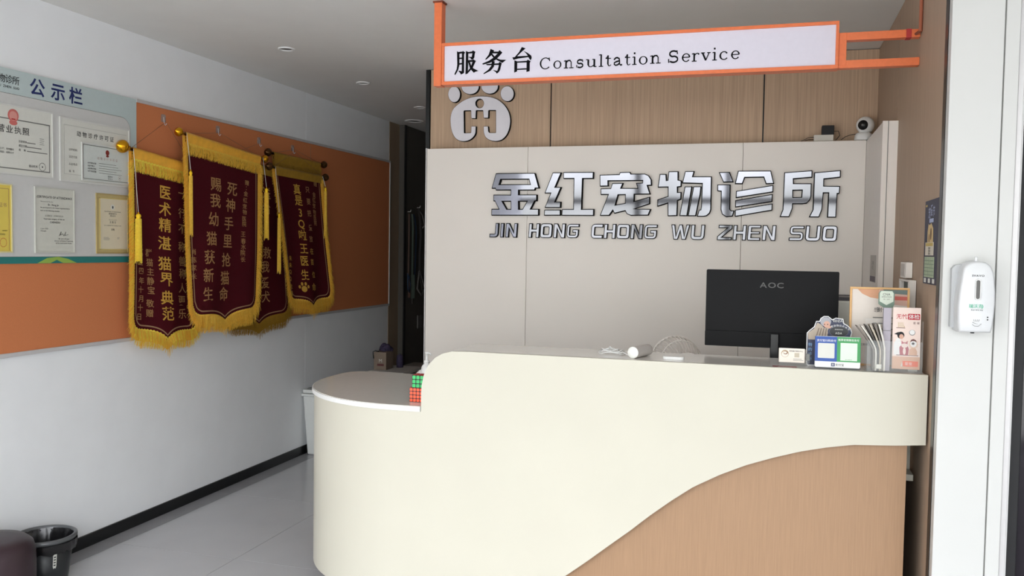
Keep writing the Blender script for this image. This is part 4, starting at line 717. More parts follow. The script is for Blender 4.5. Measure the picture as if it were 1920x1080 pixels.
# payment sign
t = thing('payment_sign', 'small sign with blue left half, green right half and white bottom strip', 'sign', (.25, 3.45, ZL))
F = Frame((.172, 3.44, ZL+.006), (1, .03, 0), (0, .10, 1)); Wd, Ht = .160, .116
b = MB(); b.poly(F, [rr(-.001, Wd+.001, -.005, Ht+.001, .005)], -.004, -.001, BLACK); b.fbox(F, .01, Wd-.01, -.0055, .002, -.04, -.004, BLACK); b.build('backing', t)
b = MB(); b.poly(F, [rr(0, Wd, 0, Ht, .005)], -.001, .0, WHITE); b.fbox(F, .0, Wd*.485, .022, Ht-.001, 0, .0006, BLUE); b.fbox(F, Wd*.485, Wd, .022, Ht-.001, 0, .0006, GREEN)
b.poly(F, [rr(.010, .069, .034, .090, .003)], .0006, .001, PAPER); b.poly(F, [rr(.090, .149, .027, .093, .001)], .0006, .001, mat('pale_green_white', (216, 236, 214), .5)); b.build('face', t)
b = MB(); b.text(F, '支付宝扫码支付', .040, .100, .0008, .0098, WHITE, bold=.015); b.text(F, '推荐使用微信支付', .118, .104, .0008, .0092, WHITE, bold=.015); b.text(F, '金红宠物诊所', .119, .031, .0012, .004, INK)
b.poly(F, [rr(.058, .071, .004, .017, .002)], .0002, .0006, NAVY); b.text(F, '支', .0645, .0105, .0008, .010, WHITE, bold=.015); b.text(F, '支付宝', .088, .0105, .0005, .0105, INK, bold=.01); b.build('printing', t)
# cut-out stand behind it
t = thing('cutout_stand', 'navy cut-out stand with oval emblem and grey-haired figure behind the payment sign', 'display stand', (.23, 3.53, ZL))
F = Frame((.148, 3.525, ZL), (1, .0, 0), (0, .04, 1)); NV = mat('deep_navy', (30, 38, 70), .4)
sil = [(.0, .0), (.152, .0), (.154, .11), (.160, .132), (.155, .148), (.142, .160), (.130, .166), (.127, .183), (.100, .187), (.088, .180), (.084, .183), (.073, .192), (.057, .192), (.045, .183), (.041, .172), (.029, .172), (.022, .150), (.005, .135), (-.004, .125), (-.004, .02)]
b = MB(); b.poly(F, [sil], -.003, 0, WHITE); b.poly(F, [inset(sil, .003)], 0, .0006, NV); b.build('cutout_board', t)
b = MB(); b.ell(F, .064, .170, .0195, .018, .0006, .0010, mat('grey_hair', (170, 170, 176), .7)); b.ell(F, .068, .160, .012, .013, .001, .0014, mat('skin_print', (214, 170, 150), .7)); b.poly(F, [[(.002, .10), (.0, .125), (.022, .142), (.034, .166), (.046, .160), (.06, .146), (.082, .148), (.072, .124), (.070, .10)]], .0006, .001, mat('beige_coat_print', (182, 168, 152), .7))
for k in range(4): b.poly(F, [[(.026+.011*k, .10), (.030+.011*k, .10), (.042+.009*k, .145), (.038+.009*k, .145)]], .001, .0013, mat('fold_print', (130, 116, 106), .7))
b.ell(F, .060, .160, .0025, .0018, .0014, .0016, INK, 8); b.ell(F, .071, .160, .0025, .0018, .0014, .0016, INK, 8); b.ell(F, .077, .150, .007, .005, .0014, .0018, mat('skin_print', (214, 170, 150), .7), 12)
b.ell(F, .112, .134, .040, .026, .0006, .0012, mat('oval_navy', (40, 46, 84), .4), 32); b.ell(F, .112, .134, .034, .020, .0012, .0016, GINK, 32); b.ell(F, .112, .134, .033, .0192, .0016, .002, mat('oval_dark', (24, 28, 34), .4), 32); b.build('figure_and_oval', t)
b = MB(); b.text(F, 'EDZA', .108, .175, .0014, .012, PAPER, bold=.015); b.text(F, 'ADA', .112, .128, .0022, .011, PAPER, bold=.01); b.text(F, '宠物医师协会', .112, .142, .0022, .005, PAPER)
for k, ch in enumerate('成都宠物诊疗协会'): b.text(F, ch, (.0765+.0102*k), .146+.013*math.sin(PI*(k+.5)/8)-.0005*k, .0014, .009, PAPER, bold=.015)
for k, (ch, z) in enumerate((('特', .08), ('约', .062), ('诊', .044), ('所', .026))): b.text(F, ch, .010, z, .0012, .015, mat('light_blue_ink', (120, 160, 200), .5), bold=.01)
b.build('printing', t)
b = MB(); b.fbox(F, .03, .13, 0, .003, -.045, -.003, ACRYL); b.build('foot', t)
# framed certificate standing on the ledge
t = thing('framed_certificate', 'certificate in a thin wooden frame standing behind the leaflets', 'picture frame', (.41, 3.64, ZL))
F = Frame((.303, 3.60, ZL), (1, 0, 0), (0, .06, 1)); FW, FH = .214, .305; WF = mat('pale_wood_frame', (222, 176, 118), .45)
for q in ((0, FW, 0, .008), (0, FW, FH-.008, FH), (0, .008, .008, FH-.008), (FW-.008, FW, .008, FH-.008)):
    b = MB(); b.fbox(F, *q, -.012, .003, WF); b.build('frame_bar', t, bevel=.001)
b = MB(); b.fbox(F, .006, FW-.006, .006, FH-.006, -.008, -.003, mat('certificate_paper', (222, 212, 202), .4)); b.build('sheet', t)
b = MB(); H_ = FH-.008
b.poly(F, [[(.028, H_), (.045, H_-.018), (.075, H_-.032), (.108, H_-.037), (.125, H_-.03), (.125, H_)]], -.003, -.0025, mat('peach_print', (214, 160, 124), .5)); b.poly(F, [[(.105, H_), (.105, H_-.042), (.14, H_-.055), (.206, H_-.062), (.206, H_)]], -.0029, -.0024, mat('peach2_print', (214, 176, 160), .5))
b.poly(F, [[(.118, H_), (.135, H_-.014), (.206, H_-.018), (.206, H_)]], -.0024, -.002, mat('grey_green_print', (110, 126, 122), .5)); b.poly(F, [[(.13, H_-.040), (.135, H_-.024), (.206, H_-.026), (.206, H_-.040)]], -.0024, -.002, mat('coral_print', (206, 104, 92), .5))
b.text(F, '感', .098, .218, -.0024, .020, INK); rows_ = lambda p, F, a, b0, n, dz, w_, h, m: [p.fbox(F, a, a+w_, b0-i*dz-h, b0-i*dz, -.0029, -.0024, m) for i in range(n)]
b.text(F, '谢信', .118, .218, -.0024, .020, INK); rows_(b, F, .085, .19, 5, .022, .09, .004, GINK); b.text(F, '金红宠物诊所', .06, .082, -.0024, .010, INK); b.build('printing', t)
# shield award on a clear holder
ACR2 = ACRYL
t = thing('leaflet_holder', 'clear acrylic leaflet holder full of leaflets at the right end of the ledge', 'leaflet holder', (.45, 3.49, ZL))
for q in ((.352, .54, 3.425, 3.428, ZL+.002, ZL+.115), (.352, .54, 3.515, 3.518, ZL+.002, ZL+.19), (.352, .355, 3.428, 3.515, ZL+.002, ZL+.115), (.437, .44, 3.428, 3.515, ZL+.002, ZL+.13), (.537, .54, 3.428, 3.515, ZL+.002, ZL+.19)):
    b = MB(); b.box(*q, ACRYL); b.build('clear_panel', t)
b = MB(); b.box(.345, .545, 3.41, 3.53, ZL+.0003, ZL+.0018, ACRYL); b.box(.385, .402, 3.4245, 3.425, ZL+.012, ZL+.028, PAPER); b.build('base_plate', t)
LM = [mat('leaflet_%s' % n_, c, .5) for n_, c in (('grey', (120, 112, 104)), ('white', (216, 212, 202)), ('dark', (60, 54, 50)), ('beige', (190, 178, 160)))]
des = ('leftmost, bent far over', 'second from the left, pale edge', 'third from the left, dark cover', 'fourth from the left', 'fifth from the left', 'sixth, nearly upright')
for k in range(6):
    x0 = .374+.0072*k; lean = -.066+.0085*k; b = MB(); P = []
    for i in range(9):
        s_ = i/8; xx = x0+lean*max(0, s_-.45)**1.3*2.0; zz = ZL+.003+.178*s_-abs(lean)*.25*s_
        P += [(xx, 3.435, zz), (xx, 3.508, zz), (xx+.006, 3.435, zz), (xx+.006, 3.508, zz)]
    fs = []
    for i in range(8):
        o_ = 4*i; fs += [(o_, o_+1, o_+5, o_+4), (o_+2, o_+6, o_+7, o_+3), (o_, o_+4, o_+6, o_+2), (o_+1, o_+3, o_+7, o_+5)]
    fs += [(0, 2, 3, 1), (32, 33, 35, 34)]
    b.add(P, fs, LM[k % 4]); b.build('leaflet', label='leaflet bending out of the clear holder, '+des[k], cat='leaflet', group='bent leaflets in the clear holder', smooth=False)
b = MB(); b.box(.408, .434, 3.455, 3.475, ZL+.002, ZL+.235, mat('lilac_grey_card', (176, 170, 180), .5)); b.box(.407, .435, 3.454, 3.476, ZL+.15, ZL+.152, GINK); b.build('folded_card_stack', label='narrow lilac-grey folded leaflets standing left of the red-titled brochure', cat='leaflet')
t = thing('shield_award', 'small green-white shield-shaped plaque standing in front of the framed certificate', 'plaque', (.41, 3.53, ZL))
F = Frame((.425, 3.525, ZL), (1, 0, 0), (0, .02, 1)); S_ = [(-.028, .235), (.028, .235), (.028, .29), (.022, .297), (-.022, .297), (-.028, .29)]
b = MB(); b.poly(F, [[(-.028, .245), (-.010, .232), (.022, .232), (.028, .245), (.028, .285), (.021, .296), (-.021, .296), (-.028, .285)]], -.003, 0, mat('sage_green', (108, 132, 116), .4)); b.build('shield_back', t)
b = MB(); b.poly(F, [[(0, .241), (.024, .255), (.024, .286), (.019, .294), (-.019, .294), (-.024, .286), (-.024, .255)]], 0, .0008, mat('pale_mint', (206, 216, 200), .4)); b.text(F, 'CNA', 0, .282, .001, .012, INK); b.text(F, '宠物诊疗机构', 0, .272, .001, .006, GINK, bold=.015); b.text(F, '第一 诊所', 0, .263, .001, .005, GINK, bold=.015); b.build('shield_face', t)
b = MB(); b.fbox(F, -.012, .012, .001, .24, -.0025, -.0005, ACRYL); b.build('clear_stem', t)
# brochure
t = thing('brochure', 'pale pink health check brochure with red title in the clear holder', 'brochure', (.48, 3.46, ZL))
F = Frame((.441, 3.452, ZL+.012), (1, -.03, 0), (0, .05, 1)); PK = mat('pale_pink_paper', (238, 218, 208), .5); BWd = .094; BH = .226
b = MB(); b.fbox(F, 0, BWd, 0, BH, -.008, 0, PK); b.build('cover', t)
b = MB(); b.text(F, '无忧', .030, .193, .0006, .0195, mat('brochure_red', (186, 36, 52), .5), bold=.015); b.poly(F, [rr(.0505, .091, .182, .204, .003)], .0002, .0006, mat('brochure_red', (186, 36, 52), .5)); b.text(F, '体检', .071, .193, .0009, .0185, WHITE, bold=.015); b.text(F, '套 餐', .079, .170, .0006, .0095, mat('brown_ink', (110, 70, 66), .6)); b.build('title', t)
BR = mat('brown_ink', (110, 70, 66), .6); SKN = mat('skin_print', (214, 170, 150), .7); b = MB()
b.fbox(F, 0, BWd, .0, .046, .0002, .0005, mat('tan_print', (214, 168, 138), .5)); b.fbox(F, .014, .088, .050, .0525, .0002, .0006, BR); b.fbox(F, .012, .042, .150, .152, .0002, .0006, BR)
for k in range(3): b.fbox(F, .018, .040-.002*k, .153+.0065*k, .158+.0065*k, .0002, .0005, mat('olive_print', (190, 170, 110), .6)); b.fbox(F, .019, .038, .154+.0065*k, .157+.0065*k, .0005, .0007, PK)
b.ell(F, .066, .135, .0105, .0105, .0002, .0005, GINK); b.ell(F, .066, .136, .009, .009, .0005, .0008, WHITE)
b.poly(F, [[(.005, .052), (.005, .09), (.014, .112), (.026, .112), (.030, .09), (.026, .052)]], .0002, .0005, WHITE); b.ell(F, .028, .124, .012, .013, .0006, .0009, BLACKM, 18); b.ell(F, .030, .119, .0075, .009, .0009, .0012, SKN, 16); b.poly(F, [[(.005, .128), (.02, .136), (.02, .124)]], .0006, .0009, BLACKM)
b.poly(F, [[(.026, .052), (.024, .08), (.032, .09), (.050, .09), (.056, .075), (.054, .052)]], .0009, .0012, mat('rose_print', (176, 70, 84), .6)); b.ell(F, .041, .088, .011, .010, .0012, .0015, PK, 18); b.poly(F, [[(.031, .092), (.031, .104), (.037, .098), (.045, .098), (.051, .104), (.051, .092), (.041, .095)]], .0015, .0018, mat('rose_print', (176, 70, 84), .6)); b.ell(F, .041, .066, .005, .013, .0012, .0015, PK, 14)
b.ell(F, .071, .092, .0155, .016, .0006, .0009, mat('tan_ring', (226, 196, 172), .6), 20); b.ell(F, .071, .095, .011, .013, .0009, .0012, WHITE, 18); b.poly(F, [[(.060, .100), (.063, .109), (.071, .112), (.079, .108), (.082, .099), (.076, .104), (.066, .104)]], .0012, .0015, BR); b.ell(F, .070, .095, .005, .0045, .0015, .0018, BLACKM, 12)
b.poly(F, [[(.056, .052), (.058, .072), (.066, .080), (.078, .078), (.084, .068), (.084, .052)]], .0009, .0012, mat('tan_print', (214, 168, 138), .5))
b.poly(F, [[(.030, .010), (.038, .010), (.034, .026)]], .0006, .0009, PAPER); b.fbox(F, .036, .088, .010, .030, .0006, .0009, mat('orange_print', (232, 100, 60), .5)); b.text(F, '爱宠', .056, .020, .0012, .013, PK); b.build('illustration', t)
b = MB(); b.box(.50, .532, 3.48, 3.484, ZL+.002, ZL+.205, mat('pale_green_sheet', (200, 204, 196), .3)); b.build('green_tinted_sheet', label='pale green tinted sheet sticking up behind the red-titled brochure', cat='leaflet')
# printer-like box on the work top
b = MB(); b.box(.26, .45, 4.0, 4.2, .7605, 1.40, mat('pale_grey_case', (236, 238, 230), .5)); o = b.build('equipment_cabinet', label='pale grey cabinet standing between the monitor and the framed certificate', cat='cabinet', bevel=.006)
b = MB(); b.box(.27, .44, 4.02, 4.18, 1.40, 1.415, DGREY); b.build('top_slot', o)

# ================================================================ RIGHT WALL THINGS
F = RW(XR-.002); NVP = mat('poster_navy', (44, 44, 66), .5)
b = MB(); b.fbox(F, -3.60, -3.325, 1.497, 1.805, 0, .0015, NVP); t = b.build('wall_poster', label='narrow dark navy poster with a cartoon cat on the right wood wall', cat='poster')
b = MB(); b.text(F, '宠', -3.505, 1.757, .002, .045, mat('pale_blue_ink', (170, 180, 210), .5), bold=.015); b.text(F, '爱', -3.46, 1.765, .002, .045, mat('pale_blue_ink', (170, 180, 210), .5), bold=.015); b.text(F, '节', -3.415, 1.76, .002, .04, mat('pale_blue_ink', (170, 180, 210), .5), bold=.015); b.fbox(F, -3.50, -3.42, 1.722, 1.736, .0015, .002, mat('pale_blue_ink', (170, 180, 210), .5))
b.fbox(F, -3.585, -3.555, 1.783, 1.79, .0015, .002, mat('mustard', (196, 170, 90), .5)); b.build('heading', t)
b = MB(); TN = mat('tan_cat_print', (206, 180, 130), .6); b.poly(F, [[(-3.53, 1.63), (-3.53, 1.69), (-3.515, 1.718), (-3.49, 1.712), (-3.46, 1.72), (-3.42, 1.70), (-3.415, 1.63)]], .0015, .002, TN); b.ell(F, -3.46, 1.68, .014, .022, .002, .0024, mat('brown_cat_print', (110, 80, 56), .6), 14); b.ell(F, -3.495, 1.665, .008, .016, .002, .0024, mat('brown_cat_print', (110, 80, 56), .6), 12); b.build('cat_picture', t)
b = MB(); b.fbox(F, -3.565, -3.395, 1.602, 1.65, .002, .0026, mat('cream_print', (214, 206, 190), .6)); b.fbox(F, -3.555, -3.41, 1.636, 1.648, .0026, .003, mat('mustard', (196, 170, 90), .5))
for k in range(3): b.text(F, '宠物 体检', -3.48, 1.628-.010*k, .0028, .010, INK, bold=.015)
b.fbox(F, -3.58, -3.38, 1.522, 1.597, .0015, .002, mat('pale_green_print', (178, 190, 160), .6))
for k in range(5):
    b.fbox(F, -3.575, -3.385, 1.53+.013*k, 1.532+.013*k, .002, .0024, mat('grey_green_line', (110, 130, 110), .6))
for k in range(8): b.fbox(F, -3.57+.024*k, -3.566+.024*k, 1.524, 1.595, .002, .0024, mat('grey_green_line', (110, 130, 110), .6))
for k in range(3): b.fbox(F, -3.575+.085*k, -3.535+.085*k, 1.502, 1.518, .0015, .002, PAPER)
b.build('tables', t)
F = RW(XR-.001)
b = MB(); b.poly(F, [rr(-4.02, -3.87, 1.508, 1.573, .004)], .001, .026, mat('switch_white', (226, 220, 212), .4)); t = b.build('wall_socket', label='white boxy wall switch on the wood wall above the framed certificate', cat='switch', bevel=.004)
b = MB(); b.fbox(F, -4.0, -3.89, 1.515, 1.566, .026, .028, mat('switch_rocker', (190, 182, 174), .4)); b.build('rocker', t)
b = MB()
for q in ((-4.04, -3.76, 1.494, 1.502), (-4.04, -4.01, 1.36, 1.494), (-3.79, -3.76, 1.36, 1.494), (-4.04, -3.76, 1.352, 1.36)): b.fbox(F, *q, .001, .028, mat('switch_white', (226, 220, 212), .4))
b.fbox(F, -4.01, -3.79, 1.36, 1.494, .001, .012, mat('dull_green_dark', (74, 78, 70), .5)); b.build('wall_holder', label='white open wall holder just below the wall switch, behind the framed certificate', cat='holder', bevel=.001)
# dispenser on the column
t = thing('soap_dispenser', 'white wall-mounted automatic soap dispenser on the pale column at right', 'dispenser', (.63, 3.10, 1.355))
F = BW(3.149); body = [(.583, 1.358), (.579, 1.40), (.578, 1.44), (.580, 1.48), (.585, 1.52), (.588, 1.548), (.592, 1.566), (.602, 1.578), (.62, 1.5855), (.64, 1.5865), (.658, 1.583), (.671, 1.573), (.679, 1.555), (.684, 1.53), (.687, 1.49), (.688, 1.45), (.686, 1.41), (.682, 1.375), (.678, 1.358)]
WG = mat('dispenser_white', (212, 213, 214), .3); b = MB()
def ring(L, dz, sc): 
    cx_ = .632; cz_ = 1.47; return [F.p(cx_+(x-cx_)*sc, cz_+(z-cz_)*(1-(1-sc)*.5), dz) for x, z in L]
secs = [(0, 1.0), (.03, 1.0), (.07, .995), (.085, .97), (.092, .92), (.0945, .85)]; P = []
for dz, sc in secs: P += ring(body, dz, sc)
n = len(body); b.add(P, [(i*n+k, i*n+(k+1) % n, (i+1)*n+(k+1) % n, (i+1)*n+k) for i in range(len(secs)-1) for k in range(n)]+[tuple((len(secs)-1)*n+k for k in range(n))], WG, True); b.build('shell', t)
b = MB(); b.poly(F, [[(.570, 1.37), (.570, 1.56), (.58, 1.572), (.60, 1.575), (.60, 1.36)]], .0, .03, mat('side_grey', (182, 184, 185), .4)); b.build('side_plate', t, bevel=.003)
b = MB(); b.fbox(F, .628, .637, 1.575, 1.600, .055, .065, WG); b.build('latch', t, bevel=.002)
c_ = .0948; b = MB(); b.poly(F, [rr(.626, .643, 1.462, 1.530, .0084)], c_, c_+.003, mat('chrome', (140, 140, 140), .25, metal=1)); b.build('window_rim', t, bevel=.001)
b = MB(); b.poly(F, [rr(.629, .640, 1.466, 1.526, .0054)], c_+.003, c_+.0036, mat('dark_window', (70, 68, 66), .2)); b.build('level_window', t)
b = MB(); b.text(F, 'SVAVO', .634, 1.540, c_+.001, .0085, INK, bold=.015, sx=1.2); b.text(F, '瑞沃克', .630, 1.443, c_+.001, .0135, mat('mint_green', (40, 170, 130), .4), bold=.015); b.text(F, ')', .650, 1.444, c_+.001, .014, mat('mint_green', (40, 170, 130), .4), bold=.015); b.text(F, 'RUI WO KE', .634, 1.431, c_+.001, .006, INK, bold=.01)
b.tube([F.p(.622, 1.385, c_+.001), F.p(.628, 1.380, c_+.001), F.p(.640, 1.380, c_+.001), F.p(.648, 1.388, c_+.001), F.p(.640, 1.386, c_+.001), F.p(.630, 1.388, c_+.001), F.p(.622, 1.392, c_+.001)], .0006, GINK, 4)
for k in range(4): b.tube([F.p(.627+.004*k, 1.394, c_+.001), F.p(.625+.0055*k, 1.401, c_+.001)], .0005, GINK, 4)
b.ell(F, .665, 1.409, .0022, .0022, c_-.002, c_+.001, INK, 10); b.ell(F, .665, 1.401, .0022, .0022, c_-.002, c_+.001, INK, 10); b.build('printing', t)
b = MB(); b.lathe([(.006, 0), (.006, -.004), (.0, -.004)], F.p(.630, 1.358, .06), BLACK, 12, Frame((0, 0, 0), (1, 0, 0), (0, 0, 1))); b.build('nozzle', t)
# small notice on the return panel
F = RW(.4955); b = MB(); b.fbox(F, -4.80, -4.56, 1.465, 1.60, 0, .001, mat('notice_paper', (190, 184, 178), .6)); o = b.build('small_notice', label='small faint notice stuck on the white return panel beside the monitor', cat='notice')
b = MB(); b.fbox(F, -4.79, -4.57, 1.468, 1.495, .001, .0014, mat('mauve_ink', (110, 100, 112), .6)); b.text(F, '诊疗', -4.68, 1.55, .0012, .05, GINK); b.build('printing', o)
b = MB(); b.box(.37, .44, 5.165, 5.199, 1.352, 1.376, DGREY); b.box(.375, .435, 5.15, 5.166, 1.358, 1.366, ALU); b.build('bar_handle', label='short dark bar handle on the back panel, right of the monitor', cat='handle', bevel=.002)
# camera, adapter and white box on top of the panels
ZP = 2.2415
t = thing('security_camera', 'round white security camera on top of the white back panel', 'camera', (.485, 5.255, ZP))
q = (.485, 5.262, ZP); F = Frame(q, (1, 0, 0), (0, 0, 1)); b = MB(); b.lathe([(0, 0), (.048, 0), (.05, .006), (.047, .03), (.036, .044), (.0, .046)], q, WHITE, 28, F); b.build('base', t)
c0 = Vector((.492, 5.258, ZP+.085)); b = MB(); b.lathe([(0, -.049)]+[(.049*math.cos(a*PI/20), .049*math.sin(a*PI/20)) for a in range(-9, 10)]+[(0, .049)], c0, WHITE, 28, Frame(c0, (1, 0, 0), (0, 0, 1))); b.build('head', t)
d = Vector((-.42, -1, -.08)).normalized(); F = Frame(c0, Vector((0, 0, 1)).cross(d), d); b = MB(); b.lathe([(.028, .038), (.026, .046), (.0, .0495)], c0, BLACK, 24, F); b.build('lens', t); b = MB(); b.lathe([(.006, .049), (.005, .051), (0, .0515)], c0, GINK, 12, F); b.build('lens_glint', t)
b = MB(); b.box(.22, .325, 5.235, 5.32, ZP, ZP+.035, mat('box_white', (206, 202, 192), .5)); b.build('network_box', label='flat white network box on top of the white panel', cat='network box', bevel=.002)
b = MB(); b.box(.262, .328, 5.24, 5.30, ZP+.0352, ZP+.088, BLACKM); b.build('power_adapter', label='black power adapter sitting on the flat white network box', cat='adapter', bevel=.003)
b = MB(); b.tube([(.328, 5.25, ZP+.055), (.352, 5.25, ZP+.055), (.358, 5.245, ZP+.03), (.34, 5.24, ZP+.006), (.335, 5.24, ZP+.004)], .002, BLACK, 6); b.tube([(.22, 5.25, ZP+.024), (.19, 5.24, ZP+.02), (.16, 5.235, ZP+.004), (.15, 5.24, ZP+.003)], .002, BLACK, 6); b.tube([(.22, 5.26, ZP+.012), (.19, 5.23, ZP+.008), (.17, 5.23, ZP+.003)], .002, BLACK, 6)
b.tube([(.44, 5.25, ZP+.036), (.41, 5.24, ZP+.03), (.385, 5.24, ZP+.02), (.365, 5.24, ZP+.004)], .002, BLACK, 6); b.build('black_leads', label='thin black leads trailing between the adapter and the security camera', cat='cable')

# ================================================================ LEFT FLOOR THINGS
q = Vector((-3.262, 3.262, 0)); F = Frame(q, (1, 0, 0), (0, 0, 1)); BN_ = mat('bin_plastic', (44, 46, 48), .35)
t = thing('waste_bin', 'round black waste bin with grey rim and black liner against the left wall', 'bin', tuple(q))
b = MB(); b.lathe([(0, .001), (.098, .001), (.10, .004), (.128, .205), (.122, .205), (.095, .01), (0, .01)], q, BN_, 40, F); b.build('bin_body', t)
b = MB(); b.lathe([(.126, .20), (.139, .20), (.142, .208), (.141, .219), (.134, .222), (.126, .219), (.126, .20)], q, mat('bin_rim_grey', (96, 98, 100), .3, metal=.3), 48, F); b.build('rim', t)
b = MB(); LN = mat('bin_liner', (26, 25, 27), .22, spec=.7); P = []; n = 72; lv = [(.141, .198), (.137, .17), (.131, .155)]
for r_, h in lv: P += [q+Vector(((r_+random.uniform(-.003, .006))*math.cos(2*PI*k/n), (r_+random.uniform(-.003, .006))*math.sin(2*PI*k/n), h+random.uniform(-.010, .010)*(1 if h < .19 else 0))) for k in range(n)]
lv2 = [(.127, .212), (.116, .18), (.108, .12), (.09, .06), (.04, .04), (.0, .045)]; o_ = len(P)
for r_, h in lv2: P += [q+Vector(((r_+random.uniform(-.008, .002))*math.cos(2*PI*k/n), (r_+random.uniform(-.008, .002))*math.sin(2*PI*k/n), h+random.uniform(-.006, .006)*(0 if h > .2 else 1))) for k in range(n)]
b.add(P, [(i*n+k, i*n+(k+1) % n, (i+1)*n+(k+1) % n, (i+1)*n+k) for i in range(2) for k in range(n)]+[(o_+i*n+k, o_+i*n+(k+1) % n, o_+(i+1)*n+(k+1) % n, o_+(i+1)*n+k) for i in range(5) for k in range(n)], LN, True); b.build('liner', t)
b = MB(); a0 = -.42
def cyl(u, z, r_=.1225): a = a0+u; rr_ = .1+(.028*(z/.205))+.0012; return q+Vector((rr_*math.cos(a), rr_*math.sin(a), z))
P = [cyl(u, z) for z in (.085, .092, .15) for u in (-.07, 0, .07)]; P[0] = cyl(-.04, .08); P[2] = cyl(.04, .08); b.add(P, [(0, 1, 4, 3), (1, 2, 5, 4), (3, 4, 7, 6), (4, 5, 8, 7)], PAPER); 
for k in range(4): b.add([cyl(-.04, .095+.013*k)*1+Vector((.0006, -.0006, 0)), cyl(.04, .095+.013*k)+Vector((.0006, -.0006, 0)), cyl(.04, .101+.013*k)+Vector((.0006, -.0006, 0)), cyl(-.04, .101+.013*k)+Vector((.0006, -.0006, 0))], [(0, 1, 2, 3)], INK)
b.build('sticker', t)
OT = mat('burgundy_leatherette', (54, 40, 45), .42, var=.06, scale=20)
q = Vector((-3.215, 2.90, 0)); F = Frame(q, (1, 0, 0), (0, 0, 1)); R0 = .19
b = MB(); b.lathe([(0, .02), (R0-.004, .02), (R0, .03), (R0+.002, .20), (R0, .25), (R0-.008, .285), (R0-.03, .305), (R0-.08, .313), (0, .315)], q, OT, 56, F)
t = b.build('round_stool', label='dark burgundy padded round stool at the bottom left corner', cat='stool')
for a_ in (.8, 2.4, 4, 5.5):
    b = MB(); c_ = q+Vector((.14*math.cos(a_), .14*math.sin(a_), 0)); b.lathe([(0, 0), (.015, 0), (.015, .021), (0, .021)], c_, BLACK, 12, Frame(c_, (1, 0, 0), (0, 0, 1))); b.build('foot', t)
# tall white bin behind the desk end
t = thing('tall_lidded_bin', 'tall tapered white plastic bin with a lid behind the rounded desk end', 'bin', (-3.2, 6.05, 0))
def taper(b, x0, x1, y0, y1, z0, z1, k, m):
    cx_, cy_ = (x0+x1)/2, (y0+y1)/2; P = []
    for z, s_ in ((z0, k), (z1, 1)): P += [(cx_+(x-cx_)*s_, cy_+(y-cy_)*s_, z) for x, y in ((x0, y0), (x1, y0), (x1, y1), (x0, y1))]
    b.add(P, [(0, 3, 2, 1), (4, 5, 6, 7), (0, 1, 5, 4), (1, 2, 6, 5), (2, 3, 7, 6), (3, 0, 4, 7)], m)
BW_ = mat('bin_white_plastic', (214, 216, 214), .45)
b = MB(); taper(b, -3.405, -3.02, 5.88, 6.2, 0, .455, .86, BW_); b.build('bin_body', t, bevel=.012)
b = MB(); b.box(-3.412, -3.01, 5.868, 6.21, .455, .475, BW_); b.box(-3.24, -3.19, 5.855, 5.87, .435, .47, BW_); b.build('lip', t, bevel=.004)
b = MB(); b.box(-3.405, -3.02, 5.88, 6.2, .478, .505, BW_); b.box(-3.38, -3.05, 5.9, 6.18, .505, .515, mat('lid_grey', (120, 122, 120), .5)); b.build('lid', t, bevel=.006)

# ================================================================ FAR PASSAGE THINGS
t = thing('side_table', 'white-edged low table in the dim passage under the paper bag', 'table', (-2.97, 6.8, 0))
b = MB(); b.box(-3.14, -2.82, 6.45, 6.86, .565, .588, mat('table_white', (200, 196, 190), .5)); b.build('table_top', t, bevel=.003)
for x in (-3.11, -2.85):
    for y in (6.49, 6.82): b = MB(); b.box(x-.018, x+.018, y-.018, y+.018, 0, .5645, GINK); b.build('leg', t)
t = thing('paper_bag', 'brown paper bag with a printed mark in the dim passage', 'bag', (-3.1, 6.68, .6))
BG = mat('kraft_brown', (128, 112, 98), .7)
b = MB(); taper(b, -3.132, -3.02, 6.55, 6.69, .5885, .735, 1.0, BG); b.build('bag_body', t, bevel=.002)
b = MB(); b.tube([(-3.13, 6.545, .68), (-3.135, 6.54, .735), (-3.115, 6.545, .747), (-3.085, 6.55, .737)], .004, BLACK, 6); b.build('handle', t)
F = BW(6.549); b = MB(); b.text(F, 'M', -3.07, .665, .0005, .04, PAPER); b.fbox(F, -3.10, -3.04, .62, .638, 0, .0004, mat('maroon_print', (90, 44, 44), .6)); b.build('printing', t)
PU = mat('purple_fabric', (58, 50, 74), .8, var=.3, scale=60); b = MB(); random.seed(3)
for k in range(12):
    c_ = Vector((-3.07+random.uniform(-.03, .04), 6.62+random.uniform(-.04, .05), .742+random.uniform(0, .03))); r_ = random.uniform(.018, .032)
    b.lathe([(0, -r_)]+[(r_*math.cos(a*PI/8)*random.uniform(.85, 1.1), r_*math.sin(a*PI/8)) for a in range(-3, 4)]+[(0, r_)], c_, PU, 10, Frame(c_, (1, 0, 0), (0, 0, 1)))
b.build('crumpled_purple_wrap', label='crumpled dark purple wrap bulging from the top of the paper bag', cat='wrap')
b = MB(); b.lathe([(0, 0), (.028, 0), (.03, .05), (.026, .10), (0, .115)], (-2.985, 6.75, .5885), PU, 16, Frame((-2.985, 6.75, .6), (1, 0, 0), (0, 0, 1))); b.build('purple_pouch', label='dark purple-grey pouch standing right of the paper bag', cat='pouch')
t = thing('storage_tub', 'grey tub with a pale lid at the right of the passage table', 'tub', (-3.17, 7.6, 0))
b = MB(); taper(b, -3.30, -3.05, 7.45, 7.8, 0, .465, .9, mat('tub_grey', (90, 86, 82), .6)); b.build('tub_body', t, bevel=.01)
b = MB(); b.box(-3.31, -3.04, 7.44, 7.81, .466, .489, mat('tub_lid', (160, 154, 148), .5)); b.build('lid', t, bevel=.004)
XD = -3.345
